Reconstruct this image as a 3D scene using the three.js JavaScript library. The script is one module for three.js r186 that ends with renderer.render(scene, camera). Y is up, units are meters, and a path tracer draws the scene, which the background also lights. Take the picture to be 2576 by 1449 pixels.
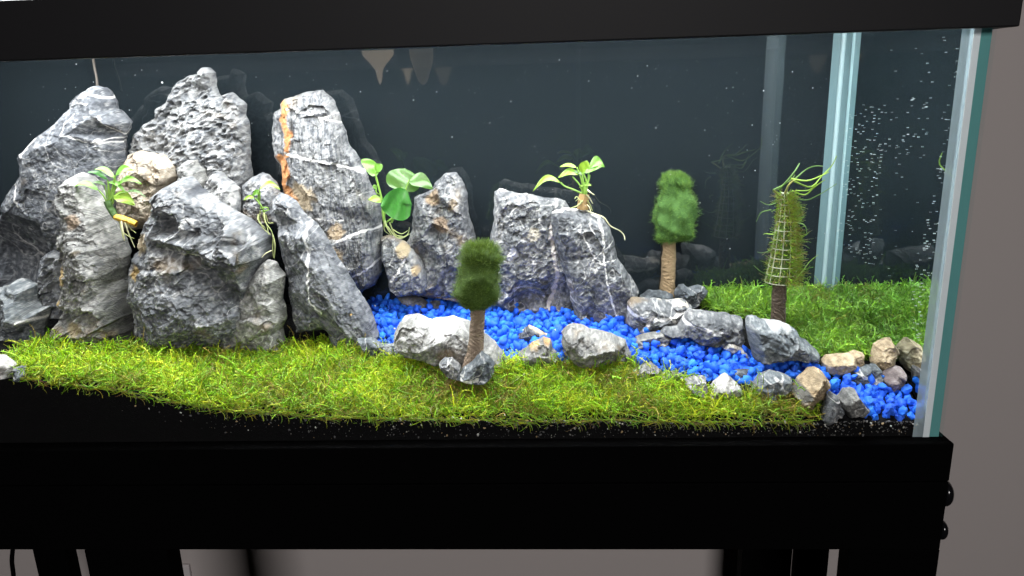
import * as THREE from 'three';
import { RectAreaLightUniformsLib } from 'three/addons/lights/RectAreaLightUniformsLib.js';
import { ImprovedNoise } from 'three/addons/math/ImprovedNoise.js';
import { mergeGeometries, mergeVertices } from 'three/addons/utils/BufferGeometryUtils.js';
import { RoundedBoxGeometry } from 'three/addons/geometries/RoundedBoxGeometry.js';

// ---------------------------------------------------------------- camera, exposure, lamps
const scene = new THREE.Scene();
scene.background = new THREE.Color(0x000000);
const camera = new THREE.PerspectiveCamera(42.56, 1024 / 576, 0.02, 20);
camera.position.set(-0.4003, 0.3621, 0.7093);
camera.rotation.set(-0.2646, 0.0517, -0.0313, 'YXZ');
camera.updateMatrixWorld();
const renderer = new THREE.WebGLRenderer({ antialias: true });
renderer.setSize(1024, 576);
renderer.toneMapping = THREE.LinearToneMapping;
renderer.toneMappingExposure = 1.0;
renderer.shadowMap.enabled = true;
RectAreaLightUniformsLib.init();

const TANK_LIGHT = 17, ROOM_LIGHT = 32;
// long LED lamp lying across the tank: its light comes out of the whole underside
const tankLight = new THREE.RectAreaLight(new THREE.Color(0.96, 0.985, 1), TANK_LIGHT, 1.14, 0.20);
tankLight.position.set(-0.60, 0.4705, -0.118); tankLight.rotation.x = -Math.PI / 2;
scene.add(tankLight);
// dim warm lamp standing in the room behind the photographer
const roomLight = new THREE.RectAreaLight(new THREE.Color(1, 0.965, 0.955), ROOM_LIGHT, 0.78, 0.78);
roomLight.position.set(-0.22, 1.3, 3.4); roomLight.lookAt(-0.3, 0, -0.3);
scene.add(roomLight);

// ---------------------------------------------------------------- small helpers
function rng(seed) { let s = seed >>> 0; return () => { s = (s + 0x6D2B79F5) | 0; let t = Math.imul(s ^ (s >>> 15), 1 | s); t = (t + Math.imul(t ^ (t >>> 7), 61 | t)) ^ t; return ((t ^ (t >>> 14)) >>> 0) / 4294967296; }; }
const PN = new ImprovedNoise();
const n3 = (x, y, z) => PN.noise(x + 31.7, y + 11.3, z + 57.1);
function fbm(x, y, z, o = 4) { let a = 0.5, s = 0, f = 1; for (let i = 0; i < o; i++) { s += a * n3(x * f, y * f, z * f + i * 7.3); a *= 0.5; f *= 2.03; } return s; }
function ridged(x, y, z, o = 3) { let a = 0.5, s = 0, f = 1; for (let i = 0; i < o; i++) { s += a * (1 - 2 * Math.abs(n3(x * f, y * f, z * f + i * 3.1))); a *= 0.5; f *= 2.1; } return s; }
const h2 = (a, b, c) => { let h = Math.imul(a, 374761393) + Math.imul(b, 668265263) + Math.imul(c, 2147483647 - 7919); h = Math.imul(h ^ (h >>> 13), 1274126177); return ((h ^ (h >>> 16)) >>> 0) / 4294967296; };
function worley(x, y, k) { const ix = Math.floor(x), iy = Math.floor(y); let d1 = 9, d2 = 9, id = 0; for (let j = -1; j < 2; j++) for (let i = -1; i < 2; i++) { const cx = ix + i + h2(ix + i, iy + j, k), cy = iy + j + h2(iy + j, ix + i, k + 5), d = Math.hypot(cx - x, cy - y); if (d < d1) { d2 = d1; d1 = d; id = h2(ix + i, iy + j, k + 9); } else if (d < d2) d2 = d; } return [d1, d2, id]; }
function worley3(x, y, z, k) {   // [nearest, second, tilted flat chip of the cell]
  const ix = Math.floor(x), iy = Math.floor(y), iz = Math.floor(z); let d1 = 9, d2 = 9, bx = 0, by = 0, bz = 0, h = 0;
  for (let j = -1; j < 2; j++) for (let i = -1; i < 2; i++) for (let l = -1; l < 2; l++) { const a = ix + i, b = iy + j, c = (iz + l) * 31 + k, cx = a + h2(a, b, c), cy = b + h2(b, a, c + 5000), cz = iz + l + h2(a + 77, b, c + 9000), d = (cx - x) ** 2 + (cy - y) ** 2 + (cz - z) ** 2; if (d < d1) { d2 = d1; d1 = d; bx = x - cx; by = y - cy; bz = z - cz; h = h2(a + 13, b + 7, c); } else if (d < d2) d2 = d; }
  const t1 = h * 2 - 1, t2 = (h * 57.3 % 1) * 2 - 1, t3 = (h * 193.7 % 1) - 0.5;
  return [Math.sqrt(d1), Math.sqrt(d2), t1 * bx + t2 * by + t1 * t2 * bz + t3 * 0.7];
}
const clamp = (x, a = 0, b = 1) => Math.min(b, Math.max(a, x)), lerp = (a, b, t) => a + (b - a) * t, sst = (a, b, x) => { const t = clamp((x - a) / (b - a)); return t * t * (3 - 2 * t); };
const V = (x, y, z) => new THREE.Vector3(x, y, z);
const rgb = (r, g, b) => new THREE.Color().setRGB(r, g, b);
const RX = new THREE.Matrix4().makeRotationFromEuler(camera.rotation).elements;
const FPX = 1860, PW = 2576, PH = 1449;         // the photograph measured at 2576 x 1449
function at(px, py, z) {                          // the point that is seen at a pixel and lies at depth z
  const a = (px - PW / 2) / FPX, b = -(py - PH / 2) / FPX;
  const d = V(RX[0] * a + RX[4] * b - RX[8], RX[1] * a + RX[5] * b - RX[9], RX[2] * a + RX[6] * b - RX[10]);
  const t = (z - camera.position.z) / d.z;
  return d.multiplyScalar(t).add(camera.position);
}
const inv = camera.matrixWorld.clone().invert();
function toPx(p) { const q = p.clone().applyMatrix4(inv); return [PW / 2 + FPX * q.x / -q.z, PH / 2 - FPX * q.y / -q.z]; }
const mpp = z => (camera.position.z - z) / FPX * 1.02;   // metres per pixel at depth z
function inside(poly, x, y) { let c = false; for (let i = 0, j = poly.length - 1; i < poly.length; j = i++) { const [xi, yi] = poly[i], [xj, yj] = poly[j]; if ((yi > y) !== (yj > y) && x < (xj - xi) * (y - yi) / (yj - yi) + xi) c = !c; } return c; }
const pairs = l => { const r = []; for (let i = 0; i < l.length; i += 2) r.push([l[i], l[i + 1]]); return r; };

const used = {};
function numbered(name) { const k = used[name] = (used[name] ?? -1) + 1; return k ? `${name}_${String(k).padStart(3, '0')}` : name; }
function tag(o, label, category, group, kind) { Object.assign(o.userData, { label }); if (category) o.userData.category = category; if (group) o.userData.group = group; if (kind) o.userData.kind = kind; return o; }
function mesh(name, geo, mat, parent = scene) { const m = new THREE.Mesh(geo, mat); m.name = parent === scene ? numbered(name) : name; m.castShadow = m.receiveShadow = true; parent.add(m); return m; }
function base(name, p = V(0, 0, 0)) { const g = new THREE.Group(); g.name = numbered(name); g.position.copy(p); scene.add(g); return g; }
function local(g, o) { return g.translate(-o.position.x, -o.position.y, -o.position.z); }   // geometry given in the world, put under a thing
const box = (x0, x1, y0, y1, z0, z1, r = 0.0012) => new RoundedBoxGeometry(x1 - x0, y1 - y0, z1 - z0, 2, r).translate((x0 + x1) / 2, (y0 + y1) / 2, (z0 + z1) / 2);
function merge(list) { return mergeGeometries(list.map(g => { const q = g.index ? g.toNonIndexed() : g; for (const k of Object.keys(q.attributes)) if (!['position', 'normal', 'uv'].includes(k)) q.deleteAttribute(k); return q; })); }
function tube(points, r0, r1 = r0, seg = 12, rad = 6) {
  const c = new THREE.CatmullRomCurve3(points), g = new THREE.TubeGeometry(c, seg, 1, rad, false), p = g.attributes.position;
  for (let i = 0; i <= seg; i++) { const q = c.getPointAt(i / seg), r = lerp(r0, r1, i / seg); for (let j = 0; j <= rad; j++) { const k = i * (rad + 1) + j; p.setXYZ(k, q.x + (p.getX(k) - q.x) * r, q.y + (p.getY(k) - q.y) * r, q.z + (p.getZ(k) - q.z) * r); } }
  return g;
}
function dataTex(n, f, srgb = false) {
  const d = new Uint8Array(n * n * 4);
  for (let j = 0; j < n; j++) for (let i = 0; i < n; i++) { const v = f(i / n, j / n), k = 4 * (j * n + i); if (typeof v === 'number') d[k] = d[k + 1] = d[k + 2] = clamp(v) * 255; else { d[k] = clamp(v[0]) * 255; d[k + 1] = clamp(v[1]) * 255; d[k + 2] = clamp(v[2]) * 255; } d[k + 3] = 255; }
  const t = new THREE.DataTexture(d, n, n); t.wrapS = t.wrapT = THREE.RepeatWrapping; t.magFilter = t.minFilter = THREE.LinearFilter; if (srgb) t.colorSpace = THREE.SRGBColorSpace; t.needsUpdate = true; return t;
}
// noise that closes on itself, for tiles
const tile = (u, v, f, o) => { const a = u * 2 * Math.PI, b = v * 2 * Math.PI, R = f / (2 * Math.PI); return fbm(Math.cos(a) * R + Math.cos(b) * R * 1.31, Math.sin(a) * R + 3.7, Math.sin(b) * R * 1.31, o); };
const grainBump = dataTex(512, (u, v) => 0.5 + 0.9 * tile(u, v, 26, 4));
const grainMap = dataTex(512, (u, v) => 0.86 + 0.55 * tile(u, v, 60, 3));

// ---------------------------------------------------------------- materials
const std = (c, r, o = {}) => new THREE.MeshStandardMaterial({ color: c, roughness: r, metalness: 0, ...o });
const phy = (c, r, o = {}) => new THREE.MeshPhysicalMaterial({ color: c, roughness: r, metalness: 0, ...o });
const M = {
  blackPlastic: phy(rgb(0.0062, 0.006, 0.0072), 0.6, { specularIntensity: 0.5 }),
  blackPaint: phy(rgb(0.0007, 0.0007, 0.0008), 0.8, { specularIntensity: 0.08 }),
  pane: phy(rgb(1, 1, 1), 0, { transmission: 1, thickness: 0, ior: 1.45, side: THREE.DoubleSide }),
  water: phy(rgb(1, 1, 1), 0, { transmission: 1, thickness: 0, ior: 1.33, side: THREE.DoubleSide }),
  backing: phy(rgb(0.0125, 0.0175, 0.0205), 0.03, { ior: 1.66 }),
  mirror: phy(rgb(0.80, 0.88, 0.88), 0.0, { metalness: 1 }),
  glassEdge: phy(rgb(0.13, 0.36, 0.35), 0.12, { ior: 1.5 }),
  silicone: phy(rgb(0.15, 0.25, 0.27), 0.35, { transmission: 0.35, thickness: 0, ior: 1.4, side: THREE.DoubleSide }),
  siliconeClear: phy(rgb(0.50, 0.62, 0.66), 0.3, { transparent: true, opacity: 0.5, ior: 1.4, side: THREE.DoubleSide }),
  siliconeBright: phy(rgb(0.80, 0.88, 0.90), 0.4),
  siliconeWhite: phy(rgb(0.27, 0.38, 0.40), 0.4),
  wall: std(rgb(0.46, 0.417, 0.402), 0.9, { bumpMap: grainBump, bumpScale: 0.0006 }),
  rock: std(rgb(1, 1, 1), 0.78, { vertexColors: true, map: grainMap, bumpMap: grainBump, bumpScale: 0.0007 }),
  soil: phy(rgb(0.0022, 0.0022, 0.0025), 0.9, { specularIntensity: 0.4, bumpMap: grainBump, bumpScale: 0.001 }),
};

// ---------------------------------------------------------------- the bed of the tank
const BACK = -0.3187, ZI = BACK + 0.006, GZ = -0.0085;
const frontPts = pairs([-60, 945, 0, 950, 300, 985, 420, 1010, 560, 1036, 800, 1050, 1000, 1059, 1400, 1060, 1700, 1066, 2060, 1066, 2180, 1060, 2330, 1064]).map(([a, b]) => at(a, b, GZ));
const hRear = at(2000, 742, ZI).y;
function hFront(x) { const P = frontPts; if (x <= P[0].x) return P[0].y; for (let i = 1; i < P.length; i++) if (x <= P[i].x) return lerp(P[i - 1].y, P[i].y, (x - P[i - 1].x) / (P[i].x - P[i - 1].x)); return P[P.length - 1].y; }
function ground(x, z) { const s = clamp((GZ - z) / (GZ - ZI)); return lerp(hFront(x), hRear, 1 - Math.pow(1 - s, lerp(1.15, 2.3, sst(-0.62, -0.34, x)))) + 0.002 * n3(x * 22, z * 22, 3); }
function groundHit(px, py) { let lo = GZ; for (let z = GZ; z > ZI; z -= 0.001) { const p = at(px, py, z); if (p.y <= ground(p.x, z)) return p; } return at(px, py, ZI + 0.004); }

// ---------------------------------------------------------------- rocks
function delaunay(P) {
  const n = P.length, big = 10, q = [...P, [-big, -big], [big, -big], [0, big]]; let T = [[n, n + 1, n + 2]];
  const cc = t => { const [a, b, c] = t.map(i => q[i]), d = 2 * (a[0] * (b[1] - c[1]) + b[0] * (c[1] - a[1]) + c[0] * (a[1] - b[1])), A = a[0] ** 2 + a[1] ** 2, B = b[0] ** 2 + b[1] ** 2, C = c[0] ** 2 + c[1] ** 2, x = (A * (b[1] - c[1]) + B * (c[1] - a[1]) + C * (a[1] - b[1])) / d, y = (A * (c[0] - b[0]) + B * (a[0] - c[0]) + C * (b[0] - a[0])) / d; return [x, y, (a[0] - x) ** 2 + (a[1] - y) ** 2]; };
  let C = T.map(cc);
  for (let i = 0; i < n; i++) {
    const edges = new Map(), keep = [], kc = [];
    T.forEach((t, k) => { const c = C[k]; if ((q[i][0] - c[0]) ** 2 + (q[i][1] - c[1]) ** 2 < c[2]) for (const [u, v] of [[t[0], t[1]], [t[1], t[2]], [t[2], t[0]]]) { const key = Math.min(u, v) + '_' + Math.max(u, v); edges.has(key) ? edges.set(key, null) : edges.set(key, [u, v]); } else { keep.push(t); kc.push(c); } });
    T = keep; C = kc;
    for (const e of edges.values()) if (e) { const t = [e[0], e[1], i]; T.push(t); C.push(cc(t)); }
  }
  return T.filter(t => t.every(i => i < n));
}
const PAL = {   // dark, middle, light and stain of the kinds of stone
  grey: [[0.056, 0.062, 0.070], [0.165, 0.174, 0.182], [0.42, 0.42, 0.405], [0.20, 0.145, 0.08]],
  dark: [[0.036, 0.041, 0.05], [0.10, 0.109, 0.122], [0.32, 0.33, 0.335], [0.14, 0.105, 0.07]],
  blue: [[0.05, 0.061, 0.07], [0.135, 0.155, 0.167], [0.38, 0.40, 0.40], [0.16, 0.135, 0.08]],
  pale: [[0.095, 0.098, 0.096], [0.24, 0.24, 0.225], [0.50, 0.49, 0.46], [0.28, 0.20, 0.11]],
  cream: [[0.15, 0.125, 0.095], [0.34, 0.285, 0.215], [0.56, 0.51, 0.42], [0.30, 0.21, 0.11]],
  tan: [[0.20, 0.15, 0.09], [0.42, 0.325, 0.20], [0.60, 0.50, 0.35], [0.38, 0.24, 0.09]],
  plum: [[0.065, 0.05, 0.05], [0.145, 0.115, 0.112], [0.30, 0.265, 0.25], [0.14, 0.08, 0.05]],
  white: [[0.22, 0.215, 0.20], [0.46, 0.45, 0.42], [0.76, 0.75, 0.73], [0.42, 0.31, 0.16]],
};
let rockSeed = 1;
function rock(name, label, pal, style, z, t, outline, ctrl = [], o = {}) {
  const seed = rockSeed++, R = rng(seed * 977), pal4 = PAL[pal];
  let pts = pairs(outline);
  if (z === null) { let by = -1, bx = 0, n = 0; for (const p of pts) by = Math.max(by, p[1]); for (const p of pts) if (p[1] > by - 14) { bx += p[0]; n++; } z = groundHit(bx / n, by - 4).z - 0.35 * t; }
  z = Math.max(z, ZI + t * 0.7 + 0.004);
  const mx = pts.reduce((q, p) => q + p[0], 0) / pts.length, my = pts.reduce((q, p) => q + p[1], 0) / pts.length;
  const w0 = pts.map(([a, b]) => { const ax = a - mx, ay = b - my, bx = a - 1379, by = b - 246, d = (ax * bx + ay * by) / (Math.hypot(ax, ay) * Math.hypot(bx, by) + 1e-6), p = at(a, b, z + t * 0.55 * clamp(0.5 + 0.7 * d)); return [p.x, p.y]; });   // the silhouette lies on the front edge where that edge hides the flank
  // break the outline into short uneven chips
  const poly = [], chip = o.chip ?? 0.0022;
  for (let i = 0; i < w0.length; i++) { const a = w0[i], b = w0[(i + 1) % w0.length], L = Math.hypot(b[0] - a[0], b[1] - a[1]), k = Math.max(1, Math.round(L / 0.004)); for (let j = 0; j < k; j++) { const s = j / k, x = lerp(a[0], b[0], s), y = lerp(a[1], b[1], s), nx = (b[1] - a[1]) / L, ny = -(b[0] - a[0]) / L, e = chip * fbm(x * 90, y * 90, seed * 3.7, 3) * 1.6; poly.push([x + nx * e, y + ny * e]); } }
  const cp = [];
  w0.forEach(([x, y], i) => { if (i % 1 === 0) cp.push([x, y, t * (0.45 + 0.3 * R())]); });
  const cx = w0.reduce((s, p) => s + p[0], 0) / w0.length, cy = w0.reduce((s, p) => s + p[1], 0) / w0.length;
  if (!ctrl.length) for (let k = 0; k < 6; k++) { const a = R() * 6.28, i = Math.floor(R() * w0.length), s = 0.15 + 0.6 * R(); const x = lerp(cx, w0[i][0], s), y = lerp(cy, w0[i][1], s); if (inside(w0, x, y)) cp.push([x, y, t * (0.65 + 0.45 * R() - 0.35 * s * R() + 0.15 * Math.cos(a))]); }
  for (let k = 0; k < ctrl.length; k += 3) { const p = at(ctrl[k], ctrl[k + 1], z + ctrl[k + 2]); cp.push([p.x, p.y, ctrl[k + 2]]); }
  cp.forEach((p, i) => { p[0] += 1e-5 * Math.sin(i * 7.1); p[1] += 1e-5 * Math.cos(i * 3.3); });
  const tris = delaunay(cp).map(tr => { const [a, b, c] = tr.map(i => cp[i]), d = (b[1] - c[1]) * (a[0] - c[0]) + (c[0] - b[0]) * (a[1] - c[1]); return [a, b, c, d]; }).filter(q => Math.abs(q[3]) > 1e-10);
  const facet = (x, y) => { let best = -1e9, val = 0; for (const [a, b, c, d] of tris) { const u = ((b[1] - c[1]) * (x - c[0]) + (c[0] - b[0]) * (y - c[1])) / d, v = ((c[1] - a[1]) * (x - c[0]) + (a[0] - c[0]) * (y - c[1])) / d, m = Math.min(u, v, 1 - u - v); if (m > best) { best = m; val = u * a[2] + v * b[2] + (1 - u - v) * c[2]; if (m >= 0) break; } } return val; };
  let x0 = 9, x1 = -9, y0 = 9, y1 = -9; for (const [x, y] of poly) { x0 = Math.min(x0, x); x1 = Math.max(x1, x); y0 = Math.min(y0, y); y1 = Math.max(y1, y); }
  const size = Math.min(x1 - x0, y1 - y0), s = o.grid ?? clamp(size / 60, 0.0006, 0.00082), nx = Math.ceil((x1 - x0) / s) + 2, ny = Math.ceil((y1 - y0) / s) + 2;
  x0 -= s * 0.7; y0 -= s * 0.7;
  const near = (x, y) => { let bd = 1e9, bx = 0, by = 0; for (let i = 0, j = poly.length - 1; i < poly.length; j = i++) { const ax = poly[j][0], ay = poly[j][1], ex = poly[i][0] - ax, ey = poly[i][1] - ay, q = clamp(((x - ax) * ex + (y - ay) * ey) / (ex * ex + ey * ey + 1e-12)), px = ax + ex * q, py = ay + ey * q, d = (px - x) ** 2 + (py - y) ** 2; if (d < bd) { bd = d; bx = px; by = py; } } return [Math.sqrt(bd), bx, by]; };
  const ins = new Uint8Array(nx * ny), id = new Int32Array(nx * ny).fill(-1), pos = [], dist = [];
  for (let j = 0; j < ny; j++) for (let i = 0; i < nx; i++) ins[j * nx + i] = inside(poly, x0 + i * s, y0 + j * s) ? 1 : 0;
  const cells = [];
  for (let j = 0; j < ny - 1; j++) for (let i = 0; i < nx - 1; i++) { const k = [j * nx + i, j * nx + i + 1, (j + 1) * nx + i + 1, (j + 1) * nx + i]; if (k.some(q => ins[q])) { cells.push(k); for (const q of k) if (id[q] < 0) { id[q] = pos.length; const X = x0 + (q % nx) * s, Y = y0 + Math.floor(q / nx) * s, [d, bx, by] = near(X, Y); if (ins[q]) { pos.push([X, Y]); dist.push(d); } else { pos.push([bx, by]); dist.push(0); } } } }
  const dm = Math.max(...dist), rim = Math.min(0.26 * dm, 0.009), N = pos.length, P = new Float32Array(N * 6), C = new Float32Array(N * 6), U = new Float32Array(N * 4), ang = o.ang ?? R() * 3.1, ca = Math.cos(ang), sa = Math.sin(ang), amp = o.amp ?? 1;
  const veins = (o.veins ?? []).map(([w, l, c]) => [w * mpp(z), pairs(l).map(([a, b]) => { const p = at(a, b, z + t * 0.7); return [p.x, p.y]; }), c ?? [0.78, 0.77, 0.74]]);
  const stains = (o.stains ?? []).map(([r, a, b, c]) => { const p = at(a, b, z + t * 0.7); return [r * mpp(z), p.x, p.y, c]; });
  const dens = Math.min(0.9, (o.vein ?? 0.5) * 1.35);
  for (let i = 0; i < N; i++) {
    const [x, y] = pos[i], d = dist[i], e = Math.pow(clamp(d / rim), 0.5);
    const z0 = facet(x, y) * e, u = (x * ca + y * sa), v = (-x * sa + y * ca), zz = seed * 5.3;
    const wx = 0.004 * n3(x * 60, y * 60, z0 * 60 + zz), wy = 0.004 * n3(x * 60, y * 60, z0 * 60 + zz + 9);
    let dz = 0;
    if (style === 'pitted') { const [a] = worley3((u + wx * 1.6) * 78, (v + wy * 1.6) * 130, z0 * 90, seed), [c] = worley3((u + wx) * 190, (v + wy) * 250, z0 * 200, seed + 3); dz = -0.0050 * (1 - sst(0.12, 0.55, a * 0.9)) + 0.0028 * ridged(u * 50, v * 95, z0 * 70 + zz) - 0.0016 * (1 - sst(0, 0.5, c)) + 0.0015; }
    else if (style === 'rough') dz = 0.0028 * ridged(u * 42 + wx * 60, v * 60, z0 * 50 + zz, 3) + 0.0026 * fbm(x * 120, y * 120, z0 * 120 + zz, 3) - 0.0018 * (1 - sst(0, 0.5, worley3(u * 130, v * 170, z0 * 140, seed)[0])) + 0.0010 * n3(x * 420, y * 420, z0 * 420);
    else if (style === 'layered') { const q = v * 150 + z0 * 40 + 2.2 * fbm(u * 16, v * 30, z0 * 20 + zz, 3), f = q - Math.floor(q); dz = 0.0026 * (sst(0, 0.75, f) - f * 0.3) * (0.4 + 1.0 * Math.abs(n3(u * 30, v * 60, z0 * 40 + zz))) + 0.0022 * ridged(u * 18, v * 80, z0 * 40 + zz, 3) + 0.0014 * fbm(x * 150, y * 150, z0 * 150 + zz, 2); }
    else if (style === 'fibre') dz = 0.0009 * ridged(u * 22, v * 170, z0 * 100 + zz, 2) + 0.0018 * fbm(u * 50, v * 110, z0 * 80 + zz, 3) + 0.0012 * fbm(x * 170, y * 170, z0 * 170 + zz, 2);
    else dz = 0.0014 * ridged(u * 30, v * 46, z0 * 40 + zz, 2) + 0.0020 * fbm(x * 100, y * 100, z0 * 100 + zz, 3) + 0.0007 * n3(x * 400, y * 400, z0 * 400);
    const bw = o.broken ?? 0.5, q1 = 0.25 * n3(x * 70, y * 70, z0 * 70 + zz), q2 = 0.25 * n3(x * 70, y * 70, z0 * 70 + zz + 4), st = style === 'fibre' || style === 'layered' ? 0.45 : 0.8, broken = bw * Math.min(1, t / 0.035) * (0.0135 * worley3(u * 31 * st + q1 * 0.5, v * 31 + q2 * 0.5, z0 * 31, seed + 7)[2] + 0.0050 * worley3(u * 66 * st + q2 * 0.5, v * 66 + q1 * 0.5, z0 * 66, seed + 8)[2] + 0.0036 * worley3(u * 115 * st + q2, v * 115 + q1, z0 * 115, seed + 9)[2] + 0.0018 * worley3(x * 260 + q1, y * 260 + q2, z0 * 260, seed + 12)[2]);
    const zf = z0 + (broken + dz * amp) * e, zb = -t * 0.75 * Math.sqrt(1 - (1 - clamp(d / dm)) ** 2) * (0.9 + 0.25 * n3(x * 25, y * 25, zz + 2)) * Math.pow(clamp(d / (rim * 0.6)), 0.5);
    P.set([x, y, Math.max(zf, -0.002)], i * 3); P.set([x, y, Math.min(zb, d > 0 ? -0.0004 : 0)], (N + i) * 3);
    U.set([(x + 0.6 * z0) / 0.055, (y - 0.6 * z0) / 0.055], i * 2); U.set([x / 0.055 + 0.37, y / 0.055], (N + i) * 2);
    // colour of the stone: mottling, mineral stains, veins
    const m1 = 0.45 + 1.3 * fbm(u * 26, v * 40, z0 * 30 + zz + 20, 4), m2 = 0.45 + 2.5 * fbm(x * 190, y * 190, z0 * 190 + zz + 4, 3), mm = clamp(0.55 * m1 + 0.45 * m2 + (o.tone ?? 0) - 0.06);
    const col = mm < 0.5 ? pal4[0].map((q, k) => lerp(q, pal4[1][k], mm * 2)) : pal4[1].map((q, k) => lerp(q, pal4[2][k], mm * 2 - 1));
    const put = (c, a) => { for (let k = 0; k < 3; k++) col[k] = lerp(col[k], c[k], a); };
    put(pal4[3], 0.75 * sst(0.12, 0.42, fbm(x * 24 + 5, y * 24, z0 * 24 + zz + 31, 4) + (o.stain ?? 0) * 0.3 - 0.05));
    if (style === 'fibre') put(pal4[2], 0.42 * sst(0.22, 0.5, ridged(u * 26, v * 330, z0 * 120 + zz + 5, 2) * 0.8 + 0.2 * n3(x * 100, y * 100, zz)));
    if (style === 'pitted') put(pal4[2], 0.42 * sst(0.25, 0.6, ridged(u * 60 + wx * 200, v * 120 + wy * 200, z0 * 90 + zz + 5, 2)));
    const a1 = Math.abs(n3(u * 15 + 0.8 * n3(x * 45, y * 45, zz + 3), v * 9 + 0.8 * n3(x * 45, y * 45, zz + 6), z0 * 12 + zz + 40)), a2 = Math.abs(n3(u * 34 + wx * 80, v * 30 + wy * 80, z0 * 30 + zz + 60));
    put([0.74, 0.73, 0.70], dens * (0.9 * (1 - sst(0.006, 0.022, a1)) + 0.6 * (1 - sst(0.006, 0.02, a2)) * sst(-0.1, 0.3, n3(x * 20, y * 20, zz))));
    for (const [r, sx, sy, c] of stains) { const q = Math.hypot(x - sx, y - sy) / r + 0.9 * fbm(x * 60, y * 60, zz + 8, 3); put(c, 0.85 * (1 - sst(0.55, 0.95, q))); }
    for (const [w, l, c] of veins) { let bd = 9; const qx = x + 0.0022 * n3(x * 140, y * 140, 1), qy = y + 0.0022 * n3(x * 140, y * 140, 8); for (let k = 1; k < l.length; k++) { const [ax, ay] = l[k - 1], ex = l[k][0] - ax, ey = l[k][1] - ay, f = clamp(((qx - ax) * ex + (qy - ay) * ey) / (ex * ex + ey * ey)); bd = Math.min(bd, Math.hypot(ax + ex * f - qx, ay + ey * f - qy)); } const ww = w * (0.55 + 0.9 * Math.abs(n3(x * 50, y * 50, 17))); put(c, 1 - sst(ww * 0.7, ww * 1.25 + 0.0003, bd)); }
    C.set(col, i * 3); C.set(col, (N + i) * 3);
  }
  const idx = [];
  for (const k of cells) { const [a, b, c, d] = k.map(q => id[q]); idx.push(a, b, c, a, c, d, N + a, N + c, N + b, N + a, N + d, N + c); }
  const g = new THREE.BufferGeometry(); g.setAttribute('position', new THREE.BufferAttribute(P, 3)); g.setAttribute('uv', new THREE.BufferAttribute(U, 2)); g.setAttribute('color', new THREE.BufferAttribute(C, 3)); g.setIndex(idx);
  g.computeVertexNormals();
  const m = mesh(name, g.translate(-cx, -cy, 0), M.rock); m.position.set(cx, cy, z);
  tag(m, label, 'rock'); m.userData.z0 = z;
  return m;
}
const RUST = [0.52, 0.24, 0.09], OCHRE = [0.45, 0.32, 0.13], CHALK = [0.80, 0.79, 0.77], INK = [0.03, 0.035, 0.045];
const rocks = {};
rocks.A = rock('rock', 'tall leaning grey rock with smooth dark top face and white veins, at far left', 'dark', 'smooth', -0.232, 0.06,
  [238, 216, 261, 220, 270, 231, 286, 249, 293, 273, 307, 275, 327, 308, 323, 321, 312, 355, 318, 420, 310, 520, 270, 640, 170, 700, 120, 740, -40, 730, -45, 560, 0, 524, 5, 491, 22, 456, 41, 426, 41, 388, 85, 340, 127, 308, 167, 273, 176, 273, 178, 247, 210, 226],
  [261, 231, 0.018, 247, 252, 0.035, 249, 280, 0.042, 234, 289, 0.045, 167, 337, 0.055, 137, 361, 0.062, 88, 375, 0.06, 60, 400, 0.058, 300, 340, 0.015, 270, 400, 0.04, 160, 470, 0.06, 50, 500, 0.055, 100, 560, 0.06, 20, 620, -0.004, 70, 660, -0.008, 130, 640, 0.004, 60, 700, -0.008],
  { ang: 0.75, tone: 0.06, vein: 0.3, broken: 0.2, stain: -0.3, veins: [[1.3, [180, 246, 220, 240, 246, 252, 248, 272]], [1.1, [181, 262, 215, 264]], [1.3, [182, 288, 165, 318, 169, 336, 195, 346, 225, 357]], [2, [247, 303, 262, 318, 276, 350, 283, 370, 280, 388]], [1.6, [235, 358, 262, 352, 283, 352, 300, 340]], [1.2, [240, 362, 280, 360]], [3, [92, 350, 74, 368, 66, 392]], [2, [20, 448, 40, 480, 62, 520]], [1.6, [2, 597, 40, 630, 66, 668]]] });
rocks.B = rock('rock', 'pyramid shaped grey rock pitted all over, second tall peak from the left', 'grey', 'pitted', -0.27, 0.046,
  [314, 378, 328, 341, 355, 308, 377, 292, 380, 270, 405, 256, 407, 237, 432, 207, 465, 189, 495, 184, 503, 170, 519, 172, 536, 182, 540, 213, 555, 240, 585, 232, 601, 243, 623, 262, 620, 289, 631, 319, 631, 360, 631, 401, 634, 439, 630, 500, 590, 540, 520, 560, 400, 560, 330, 470],
  [480, 210, 0.012, 515, 230, 0.014, 440, 270, 0.02, 520, 300, 0.036, 590, 270, 0.02, 400, 340, 0.03, 470, 380, 0.046, 560, 400, 0.042, 600, 440, 0.03, 540, 480, 0.04],
  { ang: 0.5, tone: -0.06, vein: 0.22, amp: 1.3 });
rocks.C = rock('rock', 'cream coloured boulder with brown cracks, behind the leftmost leafy plant', 'cream', 'rough', -0.222, 0.045,
  [298, 401, 306, 390, 342, 379, 366, 387, 413, 389, 426, 401, 443, 418, 445, 442, 430, 480, 420, 560, 300, 590, 285, 540, 292, 460],
  [330, 395, 0.02, 390, 410, 0.03, 415, 420, 0.03, 386, 436, 0.022, 340, 440, 0.04, 400, 460, 0.04, 360, 480, 0.03, 330, 520, 0.04], { vein: 0.15, amp: 0.8, tone: 0.1, veins: [[2, [376, 424, 388, 432, 382, 446, 345, 470], [0.2, 0.13, 0.07]]] });
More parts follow.
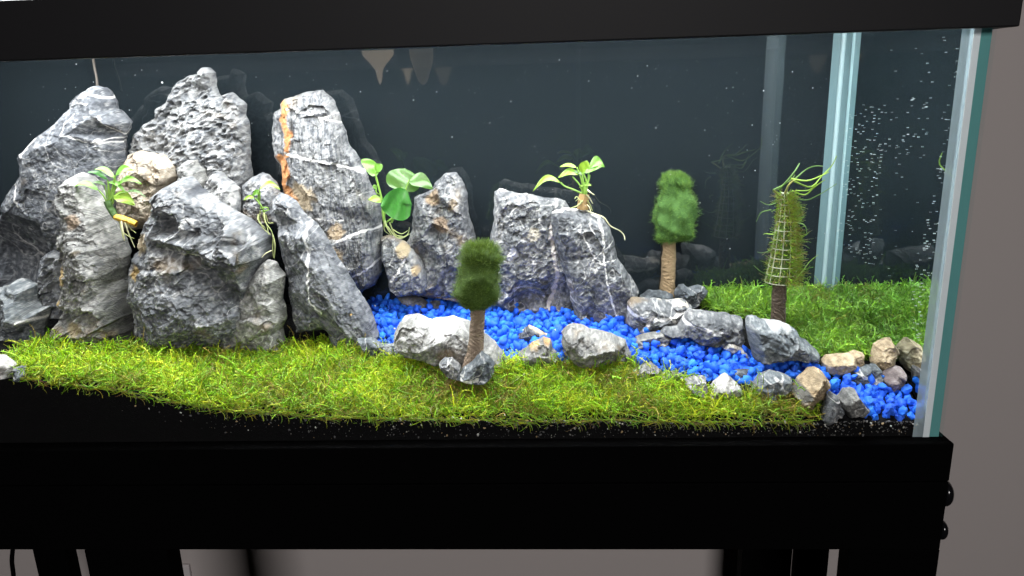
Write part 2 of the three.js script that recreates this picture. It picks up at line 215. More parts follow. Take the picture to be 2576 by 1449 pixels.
rocks.D = rock('rock', 'knobbly pale grey rock just right of the cream boulder', 'pale', 'rough', -0.218, 0.036, [443, 418, 459, 407, 492, 402, 497, 418, 514, 428, 522, 453, 516, 480, 480, 530, 440, 500], [], { tone: 0.05 });
rocks.E = rock('rock', 'small pitted grey lump at the foot of the pyramid shaped rock', 'grey', 'pitted', -0.222, 0.034, [512, 455, 536, 434, 549, 434, 569, 450, 588, 458, 601, 475, 604, 530, 590, 570, 530, 550, 505, 490], [], { ang: 0.5, tone: 0.12 });
rocks.F = rock('rock', 'upright weathered pillar rock with rounded top, below the leftmost leafy plant', 'pale', 'rough', -0.165, 0.052,
  [153, 464, 164, 448, 189, 437, 213, 443, 232, 462, 254, 503, 276, 538, 290, 566, 314, 612, 324, 642, 322, 667, 316, 700, 325, 792, 320, 841, 316, 905, 191, 910, 104, 900, 115, 847, 137, 806, 142, 784, 142, 756, 149, 737, 145, 699, 148, 656, 149, 609, 153, 538],
  [190, 462, 0.03, 215, 520, 0.042, 235, 570, 0.048, 277, 610, 0.045, 281, 690, 0.048, 165, 560, 0.04, 160, 640, 0.036, 200, 620, 0.05, 190, 634, 0.058, 170, 640, 0.056, 215, 700, 0.062, 160, 720, 0.05, 275, 740, 0.056, 155, 770, 0.056, 200, 778, 0.066, 240, 783, 0.064, 155, 779, 0.026, 200, 789, 0.036, 240, 792, 0.05, 180, 800, 0.06, 215, 845, 0.066, 262, 820, 0.06, 282, 860, 0.05, 140, 850, 0.05, 296, 800, 0.04],
  { tone: 0.0, vein: 0.2, stains: [[26, 165, 690, OCHRE], [16, 160, 755, OCHRE], [22, 190, 560, [0.30, 0.22, 0.15]], [30, 210, 815, [0.42, 0.34, 0.2]]] });
rocks.G = rock('rock', 'dark craggy stone wedged behind the pillar rock on its left', 'dark', 'pitted', -0.195, 0.03, [96, 678, 118, 637, 148, 622, 180, 640, 180, 800, 110, 810, 96, 751], [], { tone: 0.1 });
rocks.H = rock('rock', 'rounded grey rock cut by the left edge, beside the pillar', 'blue', 'layered', -0.165, 0.045, [-60, 740, 0, 724, 41, 705, 55, 709, 90, 718, 96, 751, 107, 770, 128, 770, 120, 800, 104, 830, 100, 890, 40, 930, -60, 940],
  [40, 740, 0.035, 80, 760, 0.03, 20, 800, 0.055, 80, 800, 0.05, 104, 795, 0.04, 10, 850, 0.02, 60, 835, 0.03, 60, 880, 0.045], { ang: 0.35, tone: 0.2, veins: [[6, [62, 806, 84, 812, 98, 814]]] });
rocks.I = rock('rock', 'small white stone at the bottom left corner of the moss', 'white', 'smooth', null, 0.02, [-30, 900, 0, 896, 16, 904, 36, 920, 32, 940, 27, 952, 0, 958, -30, 958]);
rocks.J = rock('rock', 'small grey stone in the bottom left corner, right of a white one', 'blue', 'rough', null, 0.016, [30, 929, 52, 925, 60, 934, 67, 942, 58, 956, 36, 956]);
rocks.K = rock('rock', 'largest broken grey rock with deep ledges, right of the pillar rock', 'grey', 'rough', -0.178, 0.05,
  [361, 549, 372, 520, 383, 489, 388, 481, 426, 462, 451, 448, 476, 445, 506, 475, 547, 500, 596, 530, 634, 549, 661, 571, 683, 587, 688, 640, 668, 680, 660, 760, 640, 900, 500, 905, 336, 905, 328, 814, 322, 740, 322, 669, 328, 639, 347, 626, 350, 598],
  [400, 490, 0.048, 470, 470, 0.042, 500, 500, 0.05, 395, 528, 0.058, 440, 545, 0.062, 500, 575, 0.05, 400, 542, 0.022, 450, 565, 0.026, 495, 588, 0.04, 392, 556, 0.056, 450, 580, 0.062, 505, 600, 0.055, 370, 600, 0.06, 420, 608, 0.067, 480, 626, 0.066, 505, 634, 0.06, 390, 622, 0.054, 440, 632, 0.05, 500, 652, 0.047, 375, 635, 0.06, 355, 670, 0.062, 410, 670, 0.066, 455, 690, 0.065, 520, 720, 0.06, 400, 740, 0.076, 460, 780, 0.083, 400, 850, 0.088, 520, 820, 0.08, 350, 760, 0.072, 580, 800, 0.066,
    560, 560, 0.058, 605, 575, 0.062, 565, 590, 0.07, 620, 606, 0.072, 568, 597, 0.035, 622, 614, 0.04, 545, 620, 0.075, 600, 630, 0.085, 640, 630, 0.075, 532, 652, 0.075, 590, 668, 0.085, 632, 668, 0.07, 560, 690, 0.062, 601, 716, 0.06, 650, 660, 0.052, 540, 690, 0.05, 590, 735, 0.048],
  { tone: 0.0, vein: 0.35, ang: 2.7, stains: [[28, 362, 612, [0.5, 0.42, 0.28]], [24, 360, 680, [0.40, 0.28, 0.10]], [20, 482, 482, INK]], veins: [[2, [470, 628, 520, 632, 528, 640]]] });
rocks.L = rock('rock', 'pale pointed rock leaning against the dark slab, at the moss edge', 'pale', 'smooth', -0.155, 0.038,
  [673, 652, 698, 658, 703, 672, 720, 691, 716, 721, 713, 748, 720, 778, 718, 803, 706, 830, 708, 890, 630, 900, 545, 900, 540, 860, 560, 800, 575, 770, 583, 746, 605, 724, 635, 697, 654, 667],
  [675, 680, 0.02, 660, 720, 0.032, 690, 770, 0.03, 640, 760, 0.036, 620, 800, 0.04, 680, 830, 0.036, 600, 860, 0.034], { tone: 0.08, vein: 0.6, stain: -0.3, chip: 0.0012, broken: 0.3 });
rocks.M = rock('rock', 'dark grey slab leaning left with lined face, beside the blue gravel', 'dark', 'fibre', -0.185, 0.045,
  [677, 505, 698, 489, 714, 492, 739, 508, 755, 527, 772, 549, 794, 560, 813, 582, 837, 623, 859, 658, 878, 691, 897, 724, 914, 754, 928, 787, 933, 797, 949, 852, 940, 885, 890, 900, 835, 890, 812, 836, 780, 842, 745, 848, 735, 842, 724, 790, 717, 732, 712, 700, 695, 650, 693, 587, 684, 538],
  [700, 520, 0.028, 700, 570, 0.012, 712, 640, 0.016, 722, 700, 0.02, 728, 770, 0.024, 735, 530, 0.036, 760, 600, 0.043, 745, 640, 0.042, 790, 680, 0.047, 830, 760, 0.046, 870, 840, 0.042, 760, 740, 0.047, 780, 800, 0.042, 820, 825, 0.034, 800, 600, 0.03, 850, 690, 0.03, 895, 770, 0.028],
  { ang: 2.1, tone: 0.02, vein: 0.35, stain: -0.5, veins: [[2.2, [735, 510, 765, 545, 772, 600, 780, 650, 783, 700]], [2, [780, 700, 790, 750, 815, 780]]], stains: [[5, 884, 790, [0.6, 0.38, 0.12]]] });
rocks.N = rock('rock', 'tall grained slab with rust orange streak and white veins, at centre left', 'grey', 'fibre', -0.268, 0.04,
  [695, 262, 706, 248, 744, 237, 766, 229, 807, 226, 821, 237, 840, 256, 851, 289, 865, 316, 878, 360, 903, 393, 925, 437, 941, 480, 958, 511, 958, 549, 960, 587, 960, 628, 952, 697, 939, 722, 897, 745, 760, 740, 712, 700, 705, 520, 703, 450, 695, 426, 679, 396, 673, 347, 676, 306, 680, 281, 698, 273],
  [735, 258, 0.026, 800, 245, 0.022, 735, 300, 0.034, 730, 380, 0.038, 735, 440, 0.04, 830, 280, 0.028, 850, 370, 0.034, 800, 400, 0.042, 885, 420, 0.03, 800, 520, 0.046, 900, 520, 0.04, 930, 560, 0.03, 900, 640, 0.042, 930, 690, 0.03, 840, 680, 0.045, 700, 330, 0.02],
  { ang: 1.62, tone: -0.14, vein: 0.3, stain: -0.2, veins: [[13, [706, 262, 715, 275, 708, 300, 720, 325, 728, 350], RUST], [10, [731, 345, 730, 372, 728, 390], RUST], [17, [714, 400, 720, 430, 712, 460, 722, 485, 735, 505], RUST], [4, [725, 384, 770, 396, 800, 401, 850, 413, 890, 425, 905, 434]], [2.2, [722, 275, 780, 288, 830, 305, 848, 310]], [1.8, [770, 545, 820, 548, 868, 551]], [3.4, [820, 603, 860, 601, 890, 588, 930, 576, 957, 577]], [2.4, [890, 693, 925, 677, 950, 655]], [2, [807, 302, 826, 290, 845, 284]]], stains: [[42, 765, 490, [0.42, 0.34, 0.22]], [26, 850, 580, [0.42, 0.32, 0.2]], [30, 845, 640, [0.36, 0.28, 0.18]]] });
rocks.O = rock('rock', 'low grey peak between the pitted pyramid and the rust streaked slab', 'grey', 'rough', -0.24, 0.03, [600, 470, 630, 448, 657, 434, 676, 439, 695, 459, 706, 486, 710, 560, 640, 580, 603, 540], [650, 450, 0.015, 660, 500, 0.03, 630, 480, 0.02, 690, 520, 0.025], { tone: 0.05 });
rocks.P = rock('rock', 'pointed grey rock with diagonal brown crack, behind the front moss tree', 'grey', 'rough', -0.28, 0.034,
  [1040, 500, 1053, 492, 1083, 478, 1094, 459, 1122, 434, 1149, 434, 1163, 448, 1176, 486, 1179, 533, 1190, 574, 1198, 609, 1196, 700, 1190, 755, 1090, 760, 1010, 745, 1000, 640, 1026, 601, 1031, 574],
  [1130, 460, 0.016, 1100, 490, 0.024, 1140, 520, 0.032, 1108, 512, 0.012, 1082, 560, 0.03, 1095, 570, 0.012, 1130, 580, 0.036, 1160, 560, 0.03, 1075, 640, 0.012, 1060, 600, 0.028, 1120, 650, 0.036, 1165, 640, 0.028, 1100, 720, 0.03], { tone: 0.02, vein: 0.3, stain: 0.25, stains: [[22, 1090, 500, [0.33, 0.24, 0.15]], [26, 1112, 560, [0.28, 0.2, 0.13]]] });
rocks.R = rock('rock', 'low brown sandy ledge stone at the foot of the cracked pointed rock', 'tan', 'layered', -0.285, 0.02, [1072, 708, 1090, 703, 1130, 712, 1165, 722, 1185, 740, 1180, 762, 1110, 756, 1078, 745], [], { ang: 0.1, tone: -0.15, grid: 0.0007 });
rocks.Q = rock('rock', 'mottled grey and tan stone under the broad leaved plant', 'grey', 'rough', -0.262, 0.032, [955, 600, 975, 592, 1001, 596, 1023, 612, 1053, 642, 1075, 686, 1081, 713, 1070, 745, 1001, 750, 975, 735, 966, 683, 955, 648], [985, 620, 0.02, 1020, 640, 0.028, 1000, 680, 0.03, 1050, 690, 0.028, 1010, 720, 0.03], { vein: 0.7, tone: 0.08, stains: [[20, 1010, 630, [0.5, 0.4, 0.24]], [18, 1045, 680, [0.48, 0.36, 0.2]]], veins: [[4, [985, 705, 1005, 680, 1020, 650]]] });
rocks.S = rock('rock', 'broad upright rock speckled white and grey, left one of the middle pair', 'grey', 'rough', -0.262, 0.036,
  [1243, 483, 1257, 473, 1273, 477, 1309, 488, 1339, 487, 1355, 496, 1385, 499, 1404, 499, 1423, 504, 1430, 518, 1450, 600, 1455, 700, 1450, 800, 1390, 805, 1290, 795, 1232, 775, 1230, 700, 1229, 614, 1237, 578, 1243, 524],
  [1265, 495, 0.024, 1310, 510, 0.03, 1370, 520, 0.028, 1300, 600, 0.036, 1370, 620, 0.03, 1270, 640, 0.034, 1395, 640, 0.036, 1410, 680, 0.034, 1300, 700, 0.034, 1350, 706, 0.03, 1340, 735, 0.0, 1380, 740, 0.0, 1300, 765, 0.004, 1395, 770, 0.01, 1265, 760, 0.026],
  { tone: 0.1, vein: 0.55, ang: 1.4, stain: -0.3, veins: [[7, [1402, 500, 1400, 530, 1386, 580, 1392, 640, 1402, 690, 1392, 740, 1380, 775], [0.62, 0.58, 0.54]], [8, [1290, 625, 1300, 640], CHALK], [3, [1243, 480, 1275, 484, 1310, 492, 1345, 490]]], stains: [[16, 1290, 640, CHALK], [20, 1345, 590, [0.5, 0.46, 0.38]]] });
rocks.T = rock('rock', 'grey slab with long white vein leaning right, beneath the small bright plant', 'grey', 'smooth', -0.228, 0.034,
  [1385, 537, 1404, 518, 1423, 521, 1473, 526, 1500, 540, 1519, 551, 1535, 578, 1544, 606, 1555, 652, 1576, 682, 1605, 726, 1612, 743, 1600, 780, 1585, 830, 1542, 845, 1490, 848, 1454, 830, 1442, 781, 1426, 715, 1410, 660, 1393, 606, 1388, 564],
  [1420, 540, 0.022, 1480, 545, 0.022, 1515, 575, 0.024, 1440, 600, 0.032, 1500, 640, 0.034, 1450, 700, 0.034, 1465, 770, 0.03, 1530, 720, 0.036, 1560, 740, 0.026, 1510, 800, 0.03, 1540, 640, 0.022],
  { ang: 2.0, tone: 0.0, vein: 0.35, stain: -0.3, veins: [[2.4, [1508, 556, 1518, 600, 1518, 650, 1524, 700, 1534, 740, 1548, 790, 1556, 812]], [1, [1455, 575, 1475, 610, 1500, 650, 1515, 660]], [1, [1500, 658, 1550, 656]], [0.9, [1490, 650, 1530, 620, 1545, 612]], [0.9, [1480, 560, 1500, 600]], [3, [1390, 540, 1420, 530, 1475, 532, 1515, 552]]] });
rocks.U = rock('rock', 'broad white topped boulder in the gravel behind the front moss tree', 'pale', 'smooth', null, 0.05,
  [980, 858, 996, 825, 1012, 803, 1045, 797, 1083, 807, 1135, 797, 1179, 811, 1217, 844, 1245, 869, 1267, 899, 1275, 922, 1245, 933, 1108, 925, 1018, 910, 985, 885],
  [1020, 815, 0.02, 1080, 822, 0.026, 1140, 815, 0.022, 1200, 850, 0.03, 1035, 850, 0.04, 1110, 860, 0.048, 1180, 890, 0.046, 1050, 890, 0.046, 1240, 900, 0.03], { tone: 0.08, vein: 0.3, stains: [[50, 1110, 815, CHALK], [30, 1060, 812, CHALK], [26, 1150, 808, CHALK]] });
rocks.V = rock('rock', 'flat grey shard lying at the foot of the dark leaning slab', 'blue', 'smooth', null, 0.018, [895, 857, 925, 852, 966, 866, 999, 866, 1040, 880, 1072, 899, 1067, 910, 1012, 908, 930, 905, 908, 880], [], { vein: 0.4 });
rocks.Wa = rock('rock', 'rough grey stone left of the front moss tree foot', 'grey', 'rough', -0.062, 0.02, [1105, 918, 1116, 901, 1138, 900, 1157, 915, 1166, 940, 1150, 964, 1119, 953], [], { tone: 0.08 });
rocks.Wb = rock('rock', 'veined grey stone in the moss holding the front moss tree foot', 'blue', 'smooth', -0.054, 0.024, [1163, 931, 1187, 910, 1212, 882, 1231, 896, 1245, 915, 1239, 951, 1223, 972, 1190, 970, 1144, 964], [], { vein: 0.8, tone: 0.06, veins: [[5, [1160, 955, 1185, 962, 1200, 955]]] });
rocks.Xa = rock('rock', 'flat layered stone lying in the blue gravel at centre', 'pale', 'layered', null, 0.016, [996, 750, 1018, 744, 1064, 748, 1078, 760, 1076, 778, 1062, 786, 1034, 778, 1012, 764], [], { ang: -0.25, grid: 0.0006, vein: 0.1 });
rocks.Xb = rock('rock', 'small grey stone touching the flat layered one in the gravel', 'grey', 'rough', null, 0.014, [1080, 760, 1095, 755, 1111, 756, 1120, 770, 1111, 783, 1085, 783, 1076, 775], [], { grid: 0.0006, tone: 0.1 });
rocks.Y = rock('rock', 'small dark stone with orange edge amid the blue gravel', 'dark', 'rough', null, 0.018, [1301, 849, 1318, 825, 1331, 817, 1356, 830, 1384, 846, 1360, 862, 1329, 864, 1306, 862], [1330, 830, 0.012, 1350, 842, 0.017, 1325, 848, 0.016], { veins: [[5, [1332, 822, 1356, 836, 1380, 848], [0.62, 0.5, 0.34]]] });
rocks.Z = rock('rock', 'tan streaked stone standing at the moss edge, left of the beige boulder', 'pale', 'smooth', null, 0.026, [1286, 912, 1312, 885, 1331, 866, 1367, 845, 1386, 852, 1391, 877, 1408, 896, 1402, 920, 1364, 926, 1296, 926], [1340, 875, 0.015, 1366, 860, 0.02, 1370, 890, 0.027, 1330, 905, 0.024, 1390, 905, 0.018], { stains: [[24, 1345, 866, [0.5, 0.34, 0.16]], [14, 1378, 860, [0.48, 0.3, 0.13]]] });
rocks.Zb = rock('rock', 'white sliver of stone in the moss before the beige boulder', 'white', 'rough', null, 0.012, [1374, 924, 1384, 914, 1405, 909, 1432, 907, 1426, 924]);
rocks.AA = rock('rock', 'large beige grey boulder at the middle of the moss edge', 'pale', 'rough', null, 0.045,
  [1412, 838, 1427, 825, 1441, 817, 1468, 819, 1487, 830, 1520, 838, 1553, 855, 1577, 866, 1592, 904, 1583, 920, 1487, 932, 1450, 930, 1422, 900, 1413, 868],
  [1440, 830, 0.015, 1500, 846, 0.03, 1540, 862, 0.03, 1570, 870, 0.014, 1440, 870, 0.036, 1500, 888, 0.046, 1545, 876, 0.04, 1470, 905, 0.045, 1560, 905, 0.022], { amp: 0.7, vein: 0.2, stain: 0.2 });
rocks.BB = rock('rock', 'flat topped boulder banded white and dark, right of the vein slab', 'grey', 'layered', null, 0.04,
  [1577, 759, 1588, 748, 1624, 748, 1679, 756, 1728, 762, 1744, 776, 1730, 797, 1708, 826, 1662, 838, 1602, 838, 1577, 818],
  [1600, 757, 0.014, 1680, 766, 0.016, 1600, 775, 0.034, 1670, 786, 0.034, 1715, 790, 0.026, 1620, 800, 0.042, 1690, 805, 0.036, 1640, 825, 0.04], { ang: -0.1, amp: 0.6, veins: [[5, [1580, 785, 1605, 790, 1640, 796, 1690, 797, 1725, 790], CHALK], [5, [1634, 798, 1628, 815, 1612, 832], [0.62, 0.6, 0.6]], [5, [1585, 757, 1640, 757, 1700, 768, 1735, 775], [0.6, 0.56, 0.48]], [5, [1690, 800, 1700, 815], [0.6, 0.58, 0.54]]] });
rocks.CC = rock('rock', 'rounded dark blue grey stone at the foot of the rear moss tree', 'blue', 'smooth', null, 0.022, [1609, 745, 1635, 730, 1662, 730, 1695, 745, 1700, 762, 1655, 770, 1612, 766], [], { tone: -0.2, vein: 0.1, grid: 0.0008 });
rocks.DD = rock('rock', 'rough blue grey stone right of the rear moss tree trunk', 'blue', 'rough', null, 0.026, [1695, 738, 1706, 715, 1720, 713, 1733, 724, 1758, 717, 1777, 726, 1785, 737, 1774, 755, 1766, 772, 1750, 780, 1720, 778, 1700, 755], [], { amp: 1.2 });
rocks.EE = rock('rock', 'long low grey rock with pale band, between banded boulder and layered slate', 'grey', 'rough', null, 0.04,
  [1660, 838, 1673, 825, 1706, 822, 1720, 797, 1736, 776, 1783, 787, 1815, 795, 1840, 797, 1854, 806, 1875, 808, 1882, 858, 1868, 882, 1802, 874, 1761, 872, 1728, 852, 1684, 850],
  [1740, 785, 0.01, 1735, 812, 0.03, 1790, 805, 0.026, 1840, 812, 0.026, 1700, 838, 0.026, 1780, 830, 0.036, 1830, 838, 0.04, 1780, 855, 0.04, 1850, 860, 0.034, 1862, 830, 0.024], { amp: 0.8, veins: [[4, [1718, 818, 1760, 822, 1800, 832, 1825, 834], [0.55, 0.55, 0.55]], [4, [1732, 785, 1722, 805, 1712, 822], [0.5, 0.42, 0.32]]] });
rocks.FF = rock('rock', 'dark layered slate wedge in front of the mesh moss tree', 'blue', 'layered', null, 0.042,
  [1875, 804, 1881, 795, 1900, 793, 1922, 804, 1954, 807, 1992, 826, 2017, 845, 2017, 858, 2043, 871, 2068, 896, 2068, 930, 2036, 918, 1979, 912, 1903, 908, 1892, 878, 1877, 836],
  [1895, 805, 0.014, 1950, 820, 0.016, 2000, 846, 0.018, 1900, 840, 0.036, 1955, 850, 0.04, 2010, 870, 0.034, 1920, 885, 0.044, 1990, 895, 0.042, 2045, 905, 0.03], { ang: -0.42, amp: 1.15, vein: 0.2, stain: -0.4, stains: [[24, 1960, 815, [0.5, 0.5, 0.5]], [18, 1990, 832, [0.5, 0.5, 0.5]]] });
rocks.GG = rock('rock', 'small whitish stone at the left foot of the slate wedge', 'white', 'rough', null, 0.018, [1812, 870, 1827, 853, 1843, 855, 1868, 877, 1884, 898, 1865, 903, 1836, 890]);
rocks.HH = rock('rock', 'low pale grey stone half sunk in gravel below the banded boulder', 'pale', 'layered', null, 0.022, [1594, 868, 1599, 847, 1646, 836, 1668, 840, 1692, 852, 1681, 870, 1640, 880, 1597, 878], [], { ang: 0.2, tone: -0.1 });
rocks.Ia = rock('rock', 'pale rounded stone at gravel edge, right below the beige boulder', 'pale', 'smooth', null, 0.02, [1592, 932, 1618, 920, 1640, 914, 1664, 940, 1653, 960, 1608, 954]);
rocks.Ib = rock('rock', 'grey stone along the gravel edge, second left of the white pyramid stone', 'pale', 'smooth', null, 0.018, [1655, 944, 1684, 934, 1695, 935, 1722, 950, 1722, 966, 1679, 970, 1655, 962], [], { tone: -0.1 });
rocks.Ic = rock('rock', 'tan grey block directly left of the white pyramid stone', 'pale', 'smooth', null, 0.022, [1720, 958, 1750, 950, 1777, 950, 1782, 980, 1770, 1003, 1735, 990], [], { stain: 0.6 });
rocks.Id = rock('rock', 'white pyramid shaped stone standing in front moss by the gravel', 'white', 'smooth', null, 0.026, [1778, 998, 1793, 961, 1815, 945, 1829, 940, 1848, 959, 1870, 983, 1876, 1000, 1829, 1010, 1788, 1008], [1826, 955, 0.01, 1820, 985, 0.026, 1845, 985, 0.02, 1800, 985, 0.018], { tone: -0.1 });
rocks.Jj = rock('rock', 'thin dark slate sliver lying on the gravel behind the white pyramid stone', 'blue', 'layered', null, 0.009, [1820, 938, 1851, 931, 1900, 928, 1885, 942, 1851, 951, 1830, 948], [], { grid: 0.0006 });
rocks.KK = rock('rock', 'greenish grey stone between the white pyramid and the tan wedge', 'blue', 'layered', null, 0.028, [1895, 968, 1916, 944, 1944, 933, 1973, 947, 1998, 960, 2000, 985, 1970, 1000, 1916, 1010, 1893, 995], [], { ang: 0.3, amp: 0.7, tone: 0.12 });
rocks.LL = rock('rock', 'tan wedge stone with dark lower side, at the moss edge', 'tan', 'layered', null, 0.034, [1987, 985, 2011, 957, 2040, 931, 2065, 930, 2084, 950, 2099, 972, 2084, 1012, 2055, 1020, 2036, 1028, 2003, 1010], [2040, 940, 0.014, 2025, 965, 0.032, 2065, 970, 0.03, 2050, 1000, 0.034, 2010, 985, 0.018, 2085, 980, 0.016], { ang: -0.7, amp: 0.6, tone: -0.1, stains: [[22, 2022, 998, [0.1, 0.11, 0.11]], [14, 2012, 985, [0.1, 0.11, 0.11]]] });
rocks.MM = rock('rock', 'rough grey stone against the front glass, left of a pale flat one', 'grey', 'rough', null, 0.02, [2071, 1027, 2090, 982, 2106, 995, 2113, 1020, 2129, 1039, 2108, 1062, 2078, 1074, 2069, 1056]);
rocks.NN = rock('rock', 'smooth pale grey stone by the front glass, nearest the right gravel', 'pale', 'smooth', null, 0.022, [2107, 1003, 2125, 979, 2151, 977, 2173, 1014, 2194, 1032, 2180, 1050, 2135, 1052, 2120, 1028], [2140, 990, 0.012, 2145, 1015, 0.022, 2160, 1030, 0.018, 2125, 1010, 0.014], { tone: -0.05, vein: 0.6 });
rocks.OO = rock('rock', 'flat tan slab at the front edge of the rear moss', 'tan', 'smooth', null, 0.024, [2067, 909, 2081, 896, 2148, 896, 2163, 891, 2181, 896, 2181, 918, 2165, 934, 2106, 946, 2071, 938], [2090, 902, 0.008, 2150, 902, 0.008, 2100, 922, 0.022, 2150, 918, 0.022], { vein: 0.05, tone: 0.12 });
rocks.PP = rock('rock', 'yellowish upright stone by the right end glass, mirrored in it', 'tan', 'rough', null, 0.026, [2192, 895, 2201, 868, 2224, 855, 2243, 850, 2252, 868, 2267, 887, 2259, 906, 2254, 928, 2233, 942, 2215, 938, 2195, 920], [], { vein: 0.05, amp: 0.9, tone: -0.05 });
rocks.QQ = rock('rock', 'dark slate stone between tan slab and yellowish upright stone', 'blue', 'smooth', null, 0.02, [2117, 954, 2157, 928, 2211, 922, 2224, 936, 2200, 955, 2167, 970], [], { tone: -0.1 });
rocks.RR = rock('rock', 'small grey pointed stone left of the plum brown stone', 'grey', 'smooth', null, 0.016, [2168, 966, 2182, 947, 2211, 931, 2226, 952, 2214, 972], [], { tone: 0.05 });
rocks.SS = rock('rock', 'plum brown stone by the right end glass beside the blue gravel', 'plum', 'smooth', null, 0.024, [2215, 952, 2243, 931, 2270, 926, 2281, 938, 2280, 963, 2269, 985, 2233, 980], [], { vein: 0.1 });

// ---------------------------------------------------------------- substrate
{
  const nx = 420, nz = 120, P = [], U = [], I = [], x0 = -1.21, x1 = -0.0115;
  for (let j = 0; j <= nz; j++) for (let i = 0; i <= nx; i++) { const x = lerp(x0, x1, i / nx), z = lerp(GZ, ZI + 0.0005, j / nz); P.push(x, ground(x, z) + 0.0016 * n3(x * 300, z * 300, 5), z); U.push(x / 0.05, z / 0.05); }
  for (let j = 0; j < nz; j++) for (let i = 0; i < nx; i++) { const a = j * (nx + 1) + i; I.push(a, a + 1, a + nx + 2, a, a + nx + 2, a + nx + 1); }
  const s0 = P.length / 3; for (let i = 0; i <= nx; i++) { P.push(P[i * 3], P[i * 3 + 1], GZ, P[i * 3], 0.0005, GZ); U.push(P[i * 3] / 0.05, P[i * 3 + 1] / 0.05, P[i * 3] / 0.05, 0); }
  for (let i = 0; i < nx; i++) { const a = s0 + 2 * i; I.push(a, a + 1, a + 3, a, a + 3, a + 2); }
  const g = new THREE.BufferGeometry(); g.setAttribute('position', new THREE.Float32BufferAttribute(P, 3)); g.setAttribute('uv', new THREE.Float32BufferAttribute(U, 2)); g.setIndex(I); g.computeVertexNormals();
  tag(mesh('substrate', g, M.soil), 'black sand bed sloping up to the back of the fish tank', 'sand', null, 'structure');
}
function lumps(seed, detail, k) { const g = mergeVertices((() => { const q = new THREE.IcosahedronGeometry(1, detail); q.deleteAttribute('normal'); q.deleteAttribute('uv'); return q; })()), p = g.attributes.position; for (let i = 0; i < p.count; i++) { const v = V(p.getX(i), p.getY(i), p.getZ(i)), f = 1 + k * n3(v.x * 1.3 + seed * 5, v.y * 1.3, v.z * 1.3) + k * 0.5 * n3(v.x * 3 + seed * 9, v.y * 3, v.z * 3); p.setXYZ(i, v.x * f, v.y * f, v.z * f); } g.computeVertexNormals(); return g; }
function scatter(name, geo, mat, list, parent) {   // list of [position, quaternion, scale vector, colour]
  const m = new THREE.InstancedMesh(geo, mat, list.length), q = new THREE.Matrix4(); m.name = parent === scene ? numbered(name) : name;
  list.forEach(([p, r, s, c], i) => { m.setMatrixAt(i, q.compose(p, r, s)); if (c) m.setColorAt(i, c); });
  m.castShadow = m.receiveShadow = true; parent.add(m); m.userData.kind = 'stuff'; return m;
}
const randQ = R => new THREE.Quaternion(R() - 0.5, R() - 0.5, R() - 0.5, R() - 0.5).normalize();

// pale grit against the front glass and on the black sand
{
  const R = rng(5), L = [], tone = [rgb(0.5, 0.48, 0.42), rgb(0.25, 0.24, 0.22), rgb(0.42, 0.3, 0.16), rgb(0.12, 0.12, 0.12), rgb(0.7, 0.7, 0.66)];
  for (let i = 0; i < 1500; i++) { const px = 300 + 2030 * Math.pow(R(), 0.6), x = at(px, 1060, GZ).x, y = hFront(x) - 0.026 * Math.pow(R(), 1.9) + 0.001, s = 0.0004 + 0.0012 * Math.pow(R(), 4); if (y > 0.002) L.push([V(x, y, GZ + 0.0002), randQ(R), V(s, s * 0.7, s * 0.6), R() < 0.55 ? tone[3] : tone[Math.floor(R() * 5)]]); }
  for (const [a, b, s] of [[1008, 1056, 5], [455, 1038, 3.5], [568, 1052, 2.5], [1160, 1052, 3], [1975, 1062, 4.5], [2048, 1065, 3], [2220, 1066, 3.5], [1270, 1044, 3], [375, 1028, 3], [1140, 1049, 3]]) { const p = at(a, b, GZ); L.push([p, randQ(R), V(s, s * 0.7, s * 0.5).multiplyScalar(mpp(GZ)), tone[4]]); }
  tag(scatter('grit', lumps(3, 1, 0.5), std(rgb(1, 1, 1), 0.7), L, scene), 'pale specks of grit in the black sand against the front glass', 'grit', null, 'stuff');
}

